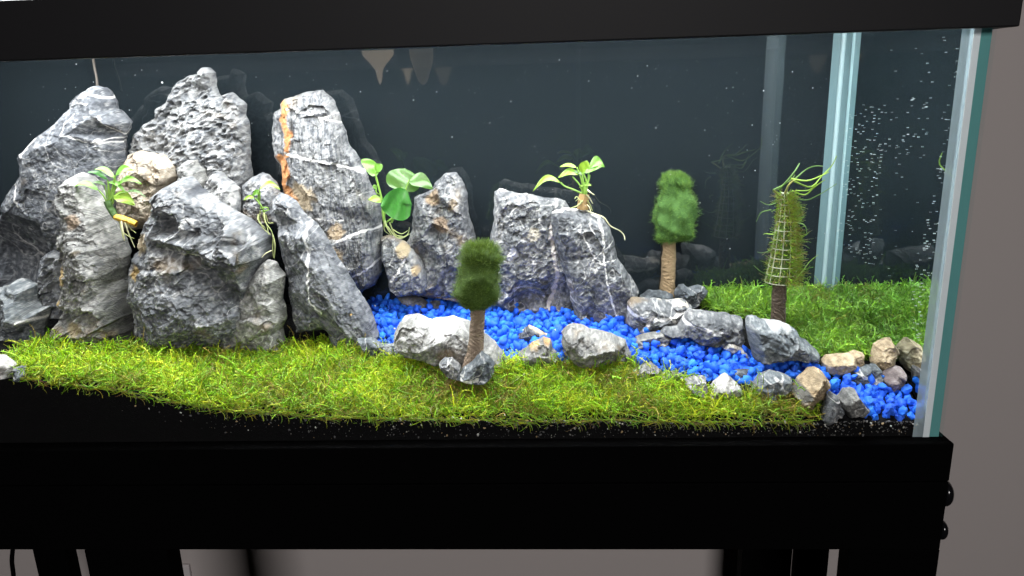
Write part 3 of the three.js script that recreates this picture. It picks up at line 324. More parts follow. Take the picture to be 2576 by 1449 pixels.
// ---------------------------------------------------------------- blue gravel
{
  const g0 = base('gravel_bed', V(-0.35, 0.05, -0.14)), R = rng(21);
  tag(g0, 'bright blue gravel laid as a winding stream between the grey rocks', 'gravel', null, 'thing');
  const poly = pairs([885, 722, 960, 716, 1000, 728, 1090, 742, 1200, 755, 1300, 772, 1450, 782, 1490, 815, 1600, 815, 1690, 835, 1760, 850, 1830, 868, 1900, 890, 2060, 915, 2130, 945, 2220, 965, 2290, 985, 2345, 1010, 2350, 1072, 2200, 1068, 2165, 1040, 2100, 1000, 1990, 965, 1900, 968, 1780, 955, 1600, 925, 1590, 905, 1420, 915, 1270, 915, 1180, 870, 980, 875, 935, 862, 910, 790]);
  const spots = [], cell = new Map(), D = 0.0068;
  for (let i = 0; i < 26000; i++) {
    const x = lerp(-0.66, -0.0165, R()), z = lerp(GZ - 0.004, ZI + 0.004, R()), y = ground(x, z), [px, py] = toPx(V(x, y, z));
    if (!inside(poly, px, py)) continue;
    const k = Math.floor(x / D), l = Math.floor(z / D); let ok = true;
    for (let a = -1; a < 2 && ok; a++) for (let b = -1; b < 2 && ok; b++) for (const s of cell.get((k + a) + '_' + (l + b)) ?? []) if (Math.hypot(s[0] - x, s[1] - z) < D * 0.92) { ok = false; break; }
    if (!ok) continue;
    const key = k + '_' + l; if (!cell.has(key)) cell.set(key, []); cell.get(key).push([x, z]); spots.push([x, y + 0.0012, z, px, py]);
  }
  const top = spots.filter(() => R() < 0.34).map(([x, y, z, a, b]) => [x + (R() - 0.5) * 0.005, y + 0.006 + 0.002 * R(), Math.min(z + (R() - 0.5) * 0.004, GZ - 0.003), a, b]);
  const all = [...spots, ...top].sort((a, b) => b[2] - a[2]);
  const geos = [1, 2, 3, 4, 5, 6, 7].map(k => { const q = lumps(k, 1, 0.55); if (k % 3 === 0) return q; const f = q.toNonIndexed(); f.computeVertexNormals(); return f; }), tones = [[0.009, 0.125, 0.70], [0.008, 0.105, 0.65], [0.011, 0.148, 0.74], [0.010, 0.095, 0.60], [0.009, 0.115, 0.68], [0.013, 0.18, 0.77]].map(c => phy(rgb(...c), 0.7, { bumpMap: grainBump, bumpScale: 0.0004 }));
  const rest = [];
  all.forEach(([x, y, z], i) => {
    const s = 0.0037 + 0.0022 * Math.pow(R(), 1.3), sc = V(s * (0.95 + 0.5 * R()), s * (0.7 + 0.25 * R()), s * (0.9 + 0.3 * R())), q = randQ(R), pos = V(x, y, z);
    const gi = Math.floor(R() * 7), ti = Math.floor(Math.pow(R(), 1.2) * 6);
    if (i < 300) { const m = mesh(i ? `pebble_${String(i).padStart(3, '0')}` : 'pebble', geos[gi], tones[ti], g0); m.position.copy(pos.sub(g0.position)); m.quaternion.copy(q); m.scale.copy(sc); }
    else rest.push([pos.sub(g0.position), q, sc, tones[ti].color]);
  });
  scatter('pebbles', geos[2], phy(rgb(1, 1, 1), 0.7), rest, g0);
  // a few pale crumbs among the blue
  const crumbs = []; for (let i = 0; i < 40; i++) { const s = all[Math.floor(R() * all.length)], k = 0.0006 + 0.0008 * R(); crumbs.push([V(s[0], s[1] + 0.0045, s[2] + 0.002).sub(g0.position), randQ(R), V(k * 1.5, k, k), rgb(0.75, 0.72, 0.62)]); }
  scatter('crumbs', geos[4], std(rgb(1, 1, 1), 0.6), crumbs, g0);
}

// ---------------------------------------------------------------- moss
function strandGeo(seed, leaflets) {
  const R = rng(seed), pts = [], n = 7, d = V(0, 1, 0), p = V(0, 0, 0), ax = V(R() - 0.5, 0.2 * (R() - 0.5), R() - 0.5).normalize(), bend = leaflets ? 0.22 + 0.2 * R() : 0.14;
  for (let i = 0; i <= n; i++) { pts.push(p.clone()); d.applyAxisAngle(ax, bend * (0.5 + R())); ax.applyAxisAngle(d, (R() - 0.5) * 1.6); p.addScaledVector(d, 1 / n); }
  const list = [tube(pts, 0.032, 0.014, 7, 3)];
  if (leaflets) for (let i = 1; i < 14; i++) { const p = new THREE.CatmullRomCurve3(pts).getPointAt(i / 14), a = i * 2.4, e = V(Math.cos(a) * 0.085, 0.07, Math.sin(a) * 0.085), s = V(-Math.sin(a), 0, Math.cos(a)).multiplyScalar(0.022); const g = new THREE.BufferGeometry(); g.setAttribute('position', new THREE.Float32BufferAttribute([...p.clone().sub(s).toArray(), ...p.clone().add(s).toArray(), ...p.clone().add(e).toArray()], 3)); g.setAttribute('normal', new THREE.Float32BufferAttribute(Array(3).fill([Math.cos(a) * 0.6, 0.8, Math.sin(a) * 0.6]).flat(), 3)); g.setAttribute('uv', new THREE.Float32BufferAttribute([0, 0, 1, 0, 0.5, 1], 2)); list.push(g); }
  return merge(list);
}
const strands = [1, 2, 3, 4, 5].map(k => strandGeo(k * 13, true)), fine = [1, 2, 3].map(k => strandGeo(k * 29, false));
const mossMat = phy(rgb(1, 1, 1), 0.45, { side: THREE.DoubleSide, transmission: 0.15, thickness: 0 });
const GREENS = [[0.28, 0.21, 0.04], [0.20, 0.28, 0.012], [0.20, 0.42, 0.010], [0.36, 0.40, 0.015], [0.32, 0.58, 0.010], [0.46, 0.70, 0.012], [0.56, 0.74, 0.03]];
const DEEP = [[0.20, 0.22, 0.03], [0.13, 0.28, 0.02], [0.11, 0.26, 0.02], [0.21, 0.39, 0.02], [0.16, 0.37, 0.03], [0.27, 0.47, 0.03]];
function mossBed(name, label, poly, count, seed, tones, len, xr, lift = 0.004, sprigs = [], edge = 0) {
  const R = rng(seed), g0 = base(name, V(0, 0, 0)); tag(g0, label, 'moss', null, 'stuff');
  // the matted layer underneath
  const P = [], I = [], C = [], nx = 300, nz = 90, keep = new Int32Array((nx + 1) * (nz + 1)).fill(-1);
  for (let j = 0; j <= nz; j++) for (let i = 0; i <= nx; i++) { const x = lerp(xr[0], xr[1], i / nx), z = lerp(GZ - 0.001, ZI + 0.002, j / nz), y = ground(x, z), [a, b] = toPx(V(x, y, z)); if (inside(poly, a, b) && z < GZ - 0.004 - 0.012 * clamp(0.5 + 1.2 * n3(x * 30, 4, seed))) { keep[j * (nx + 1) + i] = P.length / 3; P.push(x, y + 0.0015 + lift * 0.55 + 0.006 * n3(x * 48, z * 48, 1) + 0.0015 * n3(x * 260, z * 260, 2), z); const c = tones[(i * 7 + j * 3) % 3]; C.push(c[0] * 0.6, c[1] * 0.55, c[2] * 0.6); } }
  for (let j = 0; j < nz; j++) for (let i = 0; i < nx; i++) { const a = keep[j * (nx + 1) + i], b = keep[j * (nx + 1) + i + 1], c = keep[(j + 1) * (nx + 1) + i + 1], d = keep[(j + 1) * (nx + 1) + i]; if (a >= 0 && b >= 0 && c >= 0 && d >= 0) I.push(a, b, c, a, c, d); }
  const g = new THREE.BufferGeometry(); g.setAttribute('position', new THREE.Float32BufferAttribute(P, 3)); g.setAttribute('color', new THREE.Float32BufferAttribute(C, 3)); g.setIndex(I); g.computeVertexNormals();
  const mat = mesh('moss_mat', g, std(rgb(1, 1, 1), 0.9, { vertexColors: true, side: THREE.DoubleSide }), g0); mat.userData.kind = 'stuff';
  const L = strands.map(() => []), up = V(0, 1, 0);
  for (let n = 0, tries = 0; n < count && tries < count * 40; tries++) {
    const x = lerp(xr[0], xr[1], R()), z = lerp(GZ - 0.001, ZI + 0.003, R()), y = ground(x, z), [a, b] = toPx(V(x, y, z)); if (!inside(poly, a, b) || (z > GZ - 0.001 - 0.010 * clamp(0.5 + 1.2 * n3(x * 30, 4, seed)) && R() < 0.7)) continue; n++;
    const az = R() * 6.283, el = Math.pow(R(), 2.2) * 1.0 - 0.08, dir = V(Math.cos(az) * Math.cos(el), Math.sin(el), Math.sin(az) * Math.cos(el)), l = len * (0.55 + 0.8 * R()), p = V(x, y + lift * (0.2 + 1.1 * R()) + 0.006 * n3(x * 48, z * 48, 1), z), big = n % 14 === 0;
    if (p.z + dir.z * l > GZ) dir.z = -Math.abs(dir.z) * 0.3;
    if (p.x + dir.x * l > -0.012) dir.x = -Math.abs(dir.x);
    const q = new THREE.Quaternion().setFromUnitVectors(up, dir.normalize()).multiply(new THREE.Quaternion().setFromAxisAngle(up, R() * 6.28));
    const patch = clamp(0.5 + 1.3 * fbm(x * 14, z * 14, seed, 3)), ti = Math.floor(clamp(patch * 0.75 + 0.5 * (R() - 0.3)) * (tones.length - 0.01)), c = tones[ti], f = 0.6 + 1.05 * R(), w = (0.55 + 0.6 * R()) * (big ? 0.03 : 0.019);
    if (big) p.y += 0.003;
    L[Math.floor(R() * strands.length)].push([p, q, V(w, big ? l * 1.35 : l, w), rgb(Math.min(0.75, c[0] * f), Math.min(0.8, c[1] * f), c[2] * f)]);
  }
  for (let i = 0; i < edge; i++) { const x = lerp(-0.97, -0.13, R()), q = clamp(0.5 + 1.4 * n3(x * 26, 9, seed)), a = R() * 6.283, dir = V(Math.cos(a), -0.1 + 0.5 * (R() - 0.5), -0.12 * R()).normalize(), l = len * (0.4 + 0.6 * R()), w = 0.016; L[i % strands.length].push([V(x, hFront(x) + 0.003 - 0.006 * R() * q, GZ + 0.0007), new THREE.Quaternion().setFromUnitVectors(up, dir), V(w, l, 0.006), rgb(...tones[Math.floor(R() * tones.length)].map(q => q * (0.6 + 0.5 * R())))]); }   // older moss pressed against the glass
  for (const [px, py, k, hgt] of sprigs) for (let i = 0; i < k; i++) { const p = groundHit(px + (R() - 0.5) * 40, py), az = R() * 6.283, el = 0.6 + 0.8 * R(), dir = V(Math.cos(az) * Math.cos(el), Math.sin(el), Math.sin(az) * Math.cos(el) * 0.6).normalize(), l = hgt * (0.5 + 0.7 * R()), w = 0.020 + 0.006 * R(), c = tones[Math.floor(R() * tones.length)]; if (p.z > GZ - 0.006) p.z = GZ - 0.008; p.y += 0.003; L[i % strands.length].push([p, new THREE.Quaternion().setFromUnitVectors(up, dir).multiply(new THREE.Quaternion().setFromAxisAngle(up, R() * 6.28)), V(w, l, w), rgb(c[0] * 0.8, c[1] * 0.8, c[2] * 0.8)]); }
  strands.forEach((s, i) => scatter(i ? `moss_strands_00${i}` : 'moss_strands', s, mossMat, L[i], g0));
  return g0;
}
const frontPoly = pairs([-60, 935, 20, 915, 60, 890, 105, 868, 200, 878, 310, 888, 420, 866, 560, 876, 640, 878, 720, 876, 800, 872, 880, 878, 960, 892, 1040, 905, 1110, 915, 1250, 922, 1400, 912, 1500, 920, 1590, 918, 1640, 950, 1720, 965, 1790, 1000, 1900, 1000, 2000, 1010, 2070, 1030, 2075, 1075, 1400, 1085, 900, 1085, 560, 1060, 300, 1010, 130, 985, 60, 955, -60, 960]);
mossBed('moss_carpet', 'bright yellow green moss carpet along the front glass', frontPoly, 25000, 71, GREENS, 0.019, [-1.02, -0.10], 0.005, [[120, 880, 8, 0.02], [320, 893, 6, 0.014], [430, 878, 16, 0.026], [500, 880, 14, 0.024], [620, 884, 10, 0.018], [720, 886, 10, 0.02], [810, 884, 14, 0.028], [880, 890, 10, 0.03], [965, 905, 10, 0.03], [1060, 910, 10, 0.022], [1150, 915, 6, 0.03], [1260, 928, 6, 0.02], [1365, 920, 16, 0.034], [1470, 925, 10, 0.026], [1560, 928, 12, 0.022], [1700, 975, 10, 0.02], [1860, 1005, 10, 0.026], [1910, 1005, 8, 0.03], [1990, 1015, 8, 0.02]], 1500);
const rearPoly = pairs([1760, 722, 1900, 700, 2330, 690, 2400, 930, 2300, 935, 2190, 905, 2060, 900, 2000, 845, 1950, 812, 1850, 800, 1770, 770]);
mossBed('moss_carpet', 'darker green moss carpet at the rear right corner', rearPoly, 12000, 72, DEEP, 0.018, [-0.40, -0.0125], 0.006, [[1800, 745, 10, 0.02], [1870, 740, 10, 0.024], [1930, 745, 8, 0.03], [2040, 750, 10, 0.03], [2080, 752, 8, 0.02], [2000, 880, 6, 0.03], [1750, 760, 4, 0.03]]);

// ---------------------------------------------------------------- moss trees
const bark = dataTex(256, (u, v) => 0.5 + 0.8 * tile(u, v, 14, 4));
const barkMat = c => std(c, 0.85, { bumpMap: bark, bumpScale: 0.003, map: grainMap });
function trunkGeo(pts, z, twist = 0) {   // list of [px centre, py, half width px]
  const R = 14, n = pts.length * 5, P = [], U = [], I = [];
  for (let i = 0; i <= n; i++) { const f = i / n * (pts.length - 1), k = Math.min(Math.floor(f), pts.length - 2), t = f - k, cx = lerp(pts[k][0], pts[k + 1][0], t), cy = lerp(pts[k][1], pts[k + 1][1], t), w = lerp(pts[k][2], pts[k + 1][2], t) * mpp(z), c = at(cx, cy, z); for (let j = 0; j <= R; j++) { const a = j / R * 6.28318, r = w * (1 + 0.16 * n3(Math.cos(a) * 1.5, c.y * 90, Math.sin(a) * 1.5 + twist)); P.push(c.x + Math.cos(a) * r, c.y, z + Math.sin(a) * r); U.push(j / R, c.y / 0.05); } }
  for (let i = 0; i < n; i++) for (let j = 0; j < R; j++) { const a = i * (R + 1) + j, b = a + R + 1; I.push(a, a + 1, b, b, a + 1, b + 1); }
  const g = new THREE.BufferGeometry(); g.setAttribute('position', new THREE.Float32BufferAttribute(P, 3)); g.setAttribute('uv', new THREE.Float32BufferAttribute(U, 2)); g.setIndex(I); g.computeVertexNormals(); return g;
}
function mossTree(label, z, trunk, crown, tones, count, len, seed, barkColor, topTone, loose, tuft) {
  const foot = trunk[trunk.length - 1], g0 = base('moss_tree', at(foot[0], foot[1], z)), R = rng(seed); tag(g0, label, 'moss tree', null, 'thing');
  mesh('trunk', local(trunkGeo(trunk, z, seed), g0), barkMat(barkColor), g0);
  // the crown: a lumpy core that the fronds grow from
  const rows = crown.map(([cx, cy, w]) => { const c = at(cx, cy, z); return [c, w * mpp(z)]; }), n = 26, RR = 30, P = [], I = [], surf = (f, a) => { const q = f * (rows.length - 1), k = Math.min(Math.floor(q), rows.length - 2), t = q - k, c = rows[k][0].clone().lerp(rows[k + 1][0], t), r = lerp(rows[k][1], rows[k + 1][1], t) * (1 + loose * fbm(Math.cos(a) * 1.7 + seed, c.y * 55, Math.sin(a) * 1.7, 3)); return V(c.x + Math.cos(a) * r, c.y, c.z + Math.sin(a) * r * 0.95); };
  for (let i = 0; i <= n; i++) for (let j = 0; j <= RR; j++) { const p = surf(i / n, j / RR * 6.28318); P.push(p.x, p.y, p.z); }
  for (let i = 0; i < n; i++) for (let j = 0; j < RR; j++) { const a = i * (RR + 1) + j, b = a + RR + 1; I.push(a, a + 1, b, b, a + 1, b + 1); }
  const g = new THREE.BufferGeometry(); g.setAttribute('position', new THREE.Float32BufferAttribute(P, 3)); g.setIndex(I); g.computeVertexNormals();
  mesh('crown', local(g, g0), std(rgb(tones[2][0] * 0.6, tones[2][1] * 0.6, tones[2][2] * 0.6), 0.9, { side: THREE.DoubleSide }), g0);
  const L = fine.map(() => []), up = V(0, 1, 0);
  for (let i = 0; i < count; i++) {
    const f = Math.pow(R(), 1.15), a = R() * 6.283, p = surf(f, a).sub(g0.position), el = 0.2 + 1.1 * (1 - f) * (f < 0.2 ? 1 : 0.25) + 1.0 * (R() - 0.6) + 1.2 * n3(p.x * 160, p.y * 160, p.z * 160 + seed), dir = V(Math.cos(a + (R() - 0.5) * 2.2) * Math.cos(el), Math.sin(el), Math.sin(a + (R() - 0.5) * 2.2) * Math.cos(el)).normalize();
    const c = topTone && f < 0.27 + 0.16 * n3(Math.cos(a) * 2, 0.5, Math.sin(a) * 2) ? topTone[Math.floor(R() * topTone.length)] : tones[Math.floor(R() * tones.length)], l = len * (0.5 + R()) * (tuft && f < 0.28 ? 1.6 : 1), w = l * 0.9 * (0.5 + 0.5 * R()), m = 0.7 + 0.6 * R();
    L[i % 3].push([p, new THREE.Quaternion().setFromUnitVectors(up, dir).multiply(new THREE.Quaternion().setFromAxisAngle(up, R() * 6.28)), V(Math.min(w, 0.012), l, Math.min(w, 0.012)), rgb(c[0] * m, c[1] * m, c[2] * m)]);
  }
  fine.forEach((s, i) => scatter(i ? `foliage_00${i}` : 'foliage', s, mossMat, L[i], g0));
  return g0;
}
const zFront = -0.072, zRear = groundHit(1682, 738).z + 0.002, zMesh = groundHit(1958, 815).z + 0.028;
mossTree('front moss tree with bright fuzzy top on bare brown trunk, standing on grey stones', zFront,
  [[1204, 770, 19], [1201, 800, 19], [1199, 850, 20], [1196, 880, 21], [1190, 905, 22], [1184, 925, 25], [1180, 950, 27]],
  [[1207, 620, 20], [1207, 628, 40], [1207, 645, 49], [1208, 664, 45], [1206, 680, 49], [1204, 700, 54], [1204, 720, 56], [1203, 740, 53], [1203, 758, 46], [1203, 770, 34], [1203, 776, 14]],
  [[0.09, 0.17, 0.011], [0.13, 0.22, 0.013], [0.06, 0.12, 0.009], [0.16, 0.25, 0.016]], 6500, 0.0045, 81, rgb(0.27, 0.20, 0.14), null, 0.6, true);
mossTree('rear moss tree with egg shaped green crown on pale bark trunk', zRear,
  [[1684, 600, 16], [1683, 640, 17], [1681, 690, 18], [1679, 728, 19], [1678, 745, 20]],
  [[1697, 438, 10], [1696, 446, 26], [1697, 456, 31], [1703, 470, 33], [1703, 496, 38], [1700, 523, 45], [1698, 560, 47], [1697, 585, 45], [1693, 600, 36], [1686, 606, 18]],
  [[0.11, 0.25, 0.035], [0.16, 0.31, 0.045], [0.07, 0.18, 0.03], [0.21, 0.38, 0.05]], 7500, 0.0052, 82, rgb(0.34, 0.24, 0.13), null, 0.95);
{ // the tree whose moss grows through a plastic mesh cone
  const z = zMesh, g0 = base('moss_tree', at(1960, 815, z)), R = rng(83); tag(g0, 'mesh cone tree with stringy moss growing through white plastic netting', 'moss tree', null, 'thing');
  mesh('trunk', local(trunkGeo([[1964, 690, 15], [1961, 720, 17], [1958, 770, 18], [1957, 822, 19]], z, 4), g0), barkMat(rgb(0.085, 0.06, 0.04)), g0);
  const prof = [[1974, 486, 9], [1976, 520, 15], [1977, 551, 22], [1975, 605, 27], [1970, 660, 33], [1964, 708, 38]];
  const ax = f => { const q = f * 5, k = Math.min(4, Math.floor(q)), t = q - k, c = at(lerp(prof[k][0], prof[k + 1][0], t), lerp(prof[k][1], prof[k + 1][1], t), z); return [c, lerp(prof[k][2], prof[k + 1][2], t) * mpp(z)]; };
  const on = (f, a, s = 1) => { const [c, r] = ax(f); return V(c.x + Math.cos(a) * r * s, c.y, c.z + Math.sin(a) * r * s); };
  const bars = []; for (let i = 0; i <= 12; i++) { const l = []; for (let j = 0; j < 16; j++) l.push(on(i / 12, j / 16 * 6.28318)); const c = new THREE.CatmullRomCurve3(l, true); bars.push(new THREE.TubeGeometry(c, 40, 0.00055, 5, true)); }
  for (let j = 0; j < 10; j++) bars.push(tube([0, 0.25, 0.5, 0.75, 1].map(f => on(f, j / 10 * 6.28318 + 0.1)), 0.00055, 0.00055, 20, 5));
  mesh('mesh_cone', local(merge(bars), g0), phy(rgb(0.46, 0.48, 0.36), 0.3, { transmission: 0.2, thickness: 0 }), g0);
  const core = []; for (let i = 0; i <= 14; i++) core.push(new THREE.Vector2(ax(1 - i / 14)[1] * 0.62, 0)); 
  const P = [], I = []; for (let i = 0; i <= 24; i++) for (let j = 0; j <= 20; j++) { const a = j / 20 * 6.28318, p = on(i / 24, a, 0.84 + 0.25 * n3(Math.cos(a) * 2, i * 0.6, Math.sin(a) * 2)); P.push(p.x, p.y, p.z); } for (let i = 0; i < 24; i++) for (let j = 0; j < 20; j++) { const a = i * 21 + j, b = a + 21; I.push(a, a + 1, b, b, a + 1, b + 1); }
  const g = new THREE.BufferGeometry(); g.setAttribute('position', new THREE.Float32BufferAttribute(P, 3)); g.setIndex(I); g.computeVertexNormals();
  mesh('moss_core', local(g, g0), std(rgb(0.055, 0.095, 0.014), 0.9, { side: THREE.DoubleSide }), g0);
  const L = [], up = V(0, 1, 0); for (let i = 0; i < 2900; i++) { const f = R(), a = i % 2 ? R() * 6.283 : 0.2 + (R() - 0.5) * 2.6, p = on(f, a, 0.86 + 0.2 * R() * (Math.cos(a) > -0.2 ? 1 : 0)), el = (R() - 0.45) * 1.2, dir = V(Math.cos(a) * Math.cos(el), Math.sin(el), Math.sin(a) * Math.cos(el)).normalize(), l = (0.0045 + 0.0075 * R() * R()) * (Math.cos(a) > 0 ? 1.0 : 0.75) * (0.45 + 1.5 * clamp(0.5 + 1.6 * n3(p.x * 120, p.y * 120, p.z * 120))), w = 0.014 * (0.6 + 0.5 * R()), c = GREENS[Math.floor(R() * 5)], m = 0.45 + 0.5 * R(); L.push([p.sub(g0.position), new THREE.Quaternion().setFromUnitVectors(up, dir).multiply(new THREE.Quaternion().setFromAxisAngle(up, R() * 6)), V(w, l, w), rgb(c[0] * m, c[1] * m, c[2] * m)]); }
  scatter('foliage', strands[1], mossMat, L, g0);
  const sm = [phy(rgb(0.16, 0.27, 0.02), 0.5), phy(rgb(0.08, 0.16, 0.03), 0.5), phy(rgb(0.24, 0.24, 0.05), 0.5)];
  const wisps = [[0, 0.8, [1990, 450, 2030, 455, 2060, 445, 2085, 433]], [0, 0.7, [1995, 455, 2040, 470, 2070, 440, 2092, 418, 2105, 392]], [1, 0.6, [2000, 450, 2030, 425, 2050, 418, 2070, 418]], [1, 0.9, [1960, 478, 1985, 450, 2000, 430, 2011, 411]], [1, 0.7, [1945, 478, 1965, 468, 1990, 452, 2000, 440]], [0, 0.7, [1992, 480, 2025, 490, 2050, 470, 2075, 452]], [2, 1.0, [1975, 487, 1985, 465, 1995, 455, 2002, 452]], [2, 0.8, [1945, 478, 1955, 487, 1962, 497]], [1, 0.5, [2000, 500, 2030, 503, 2060, 490, 2085, 475, 2105, 462]], [1, 0.5, [1950, 512, 1930, 515, 1912, 506]], [1, 0.5, [1940, 528, 1915, 535, 1902, 558]], [0, 0.6, [2000, 480, 2035, 478, 2055, 462]], [1, 0.5, [2005, 560, 2025, 568, 2030, 590]], [0, 0.5, [2003, 700, 2020, 680, 2040, 655, 2058, 641]], [1, 0.5, [2000, 705, 2022, 690, 2038, 668]], [1, 0.5, [1930, 692, 1910, 680, 1896, 668]], [0, 0.5, [1945, 590, 1925, 588, 1920, 590]], [1, 0.4, [1940, 630, 1918, 636, 1905, 634]]];
  wisps.forEach(([m, w, l], i) => mesh(i ? `moss_strand_${String(i).padStart(3, '0')}` : 'moss_strand', local(tube(pairs(l).map(([a, b], k) => at(a, b, z + 0.012 + 0.01 * Math.sin(i * 2.1 + k))), w * 0.0017, w * 0.0007, 14, 5), g0), sm[m], g0));
}

// ---------------------------------------------------------------- leafy plants
const leafTex = dataTex(256, (u, v) => { const a = Math.abs(u - 0.5), rib = 1 - sst(0.004, 0.02, a), side = 1 - sst(0.0, 0.10, Math.abs(((v * 7 - a * 5) % 1 + 1) % 1 - 0.5) * 0.9), m = 0.86 + 0.4 * tile(u, v, 9, 3); return [m * (0.90 + 0.10 * rib + 0.05 * side), m * (0.92 + 0.08 * rib + 0.04 * side), m * 0.9]; });
const leafMat = c => phy(c, 0.32, { map: leafTex, side: THREE.DoubleSide, transmission: 0.35, thickness: 0 });
const LM = [leafMat(rgb(0.20, 0.46, 0.05)), leafMat(rgb(0.36, 0.60, 0.05)), leafMat(rgb(0.07, 0.30, 0.045)), leafMat(rgb(0.12, 0.27, 0.05))], stemMat = phy(rgb(0.20, 0.36, 0.06), 0.4), rootMat = std(rgb(0.36, 0.40, 0.16), 0.6), paleRoot = std(rgb(0.58, 0.56, 0.34), 0.6), rhizMat = phy(rgb(0.62, 0.36, 0.04), 0.4);
function leafGeo(b, t, w, z, o = {}) {   // base and tip in pixels, full width in pixels, heart = lobes behind the base
  const A = at(b[0], b[1], z + (o.zb ?? 0)), B = at(t[0], t[1], z + (o.zt ?? 0)), dir = B.clone().sub(A), L = dir.length(), W = w * mpp(z) / 2, view = camera.position.clone().sub(A).normalize(), side = dir.clone().cross(view).normalize(), nrm = side.clone().cross(dir).normalize();
  side.applyAxisAngle(dir.clone().normalize(), o.roll ?? 0); nrm.applyAxisAngle(dir.clone().normalize(), o.roll ?? 0);
  const up = V(0, 1, 0), nu = 10, nv = 14, P = [], U = [], I = [], heart = o.heart ?? 0;
  for (let j = 0; j <= nv; j++) for (let i = 0; i <= nu; i++) {
    const v = j / nv, u = i / nu * 2 - 1, prof = Math.pow(Math.sin(Math.PI * Math.pow(v, heart ? 0.62 : 0.8)), heart ? 0.62 : 0.8) * (1 - 0.12 * v), x = u * prof, back = heart * (1 - v) * (1 - v) * Math.pow(Math.abs(u), 1.2) * 0.42;
    const p = A.clone().addScaledVector(dir, v - back).addScaledVector(side, x * W).addScaledVector(nrm, (o.cup ?? 0.12) * W * x * x + 0.05 * W * Math.sin(v * 9 + u * 3)).addScaledVector(up, (o.arch ?? 0.12) * L * Math.sin(Math.PI * v));
    P.push(p.x, p.y, p.z); U.push(i / nu, v);
  }
  for (let j = 0; j < nv; j++) for (let i = 0; i < nu; i++) { const a = j * (nu + 1) + i, c = a + nu + 1; I.push(a, a + 1, c, c, a + 1, c + 1); }
  const g = new THREE.BufferGeometry(); g.setAttribute('position', new THREE.Float32BufferAttribute(P, 3)); g.setAttribute('uv', new THREE.Float32BufferAttribute(U, 2)); g.setIndex(I); g.computeVertexNormals(); return g;
}
function plant(label, z, foot, leaves, stems, roots, extra = []) {
  const g0 = base('leafy_plant', at(foot[0], foot[1], z)); tag(g0, label, 'plant', null, 'thing');
  const nm = (n, i) => i ? `${n}_${String(i).padStart(3, '0')}` : n;
  leaves.forEach(([m, b, t, w, o], i) => mesh(nm('leaf', i), local(leafGeo(b, t, w, z, o), g0), LM[m], g0));
  stems.forEach(([r, l], i) => mesh(nm('stem', i), local(tube(pairs(l).map(([a, b], k) => at(a, b, z + (k ? 0 : -0.002))), r * mpp(z), r * 0.75 * mpp(z), 12, 6), g0), stemMat, g0));
  roots.forEach(([r, l, c], i) => mesh(nm('root', i), local(tube(pairs(l).map(([a, b], k) => at(a, b, z + 0.004 + 0.004 * Math.sin(i * 1.7 + k * 1.3))), r * mpp(z), r * 0.5 * mpp(z), 16, 5), g0), c ? paleRoot : rootMat, g0));
  extra.forEach(([n, r0, r1, l, mt], i) => { const g = tube(pairs(l).map(([a, b]) => at(a, b, z)), r0 * mpp(z), r1 * mpp(z), 16, 9), p = g.attributes.position; for (let k = 0; k < p.count; k++) { const f = 0.0009 * n3(p.getX(k) * 300, p.getY(k) * 300, p.getZ(k) * 300); p.setXYZ(k, p.getX(k) + f, p.getY(k) + f, p.getZ(k) + f); } g.computeVertexNormals(); mesh(n, local(g, g0), mt, g0); });
  return g0;
}
const zP1 = rocks.F.userData.z0 + 0.03, zP2 = rocks.K.userData.z0 + 0.055, zP3 = rocks.N.userData.z0 + 0.045, zP4 = rocks.T.userData.z0 + 0.012;
plant('many leaved green plant with thick yellow rhizome, over the pillar rock', zP1, [280, 525],
  [[0, [289, 448], [236, 426], 20, { roll: 0.7, arch: 0.2 }], [0, [290, 441], [336, 428], 22, { roll: -0.6, arch: 0.2 }], [2, [271, 453], [219, 433], 15, { roll: 0.8, arch: 0.15 }], [3, [265, 466], [232, 459], 12, { roll: 0.8 }], [0, [249, 479], [180, 474], 20, { roll: 0.8, arch: 0.22 }], [0, [292, 469], [358, 464], 20, { roll: -0.7, arch: 0.25 }], [0, [273, 458], [317, 485], 15, { roll: -0.5, arch: 0.2 }], [1, [287, 491], [340, 517], 34, { roll: -0.1, arch: 0.14 }], [3, [317, 484], [368, 497], 9, { roll: -0.6, arch: 0.2 }]],
  [[3.2, [275, 515, 282, 480, 289, 448]], [3, [276, 515, 286, 470, 290, 441]], [2.6, [274, 515, 275, 480, 271, 453]], [2.2, [273, 515, 268, 490, 265, 466]], [2.6, [272, 518, 262, 495, 249, 479]], [3, [277, 515, 284, 490, 292, 469]], [2.4, [276, 510, 272, 480, 273, 458]], [3, [277, 515, 280, 500, 287, 491]], [2, [290, 500, 305, 486, 317, 484]], [3, [276, 520, 285, 505, 281, 478]]],
  [[2.6, [305, 556, 310, 585, 313, 605], 1], [2.2, [314, 560, 325, 590, 339, 622], 1], [1.6, [320, 562, 330, 576, 342, 586]], [1.8, [300, 552, 306, 578, 310, 600]], [1.4, [310, 585, 325, 595, 338, 600]]],
  [['crown_stem', 10, 8, [270, 505, 278, 525, 292, 547], phy(rgb(0.06, 0.13, 0.03), 0.5)], ['rhizome', 9, 8, [290, 545, 310, 551, 328, 557, 343, 564], rhizMat]]);
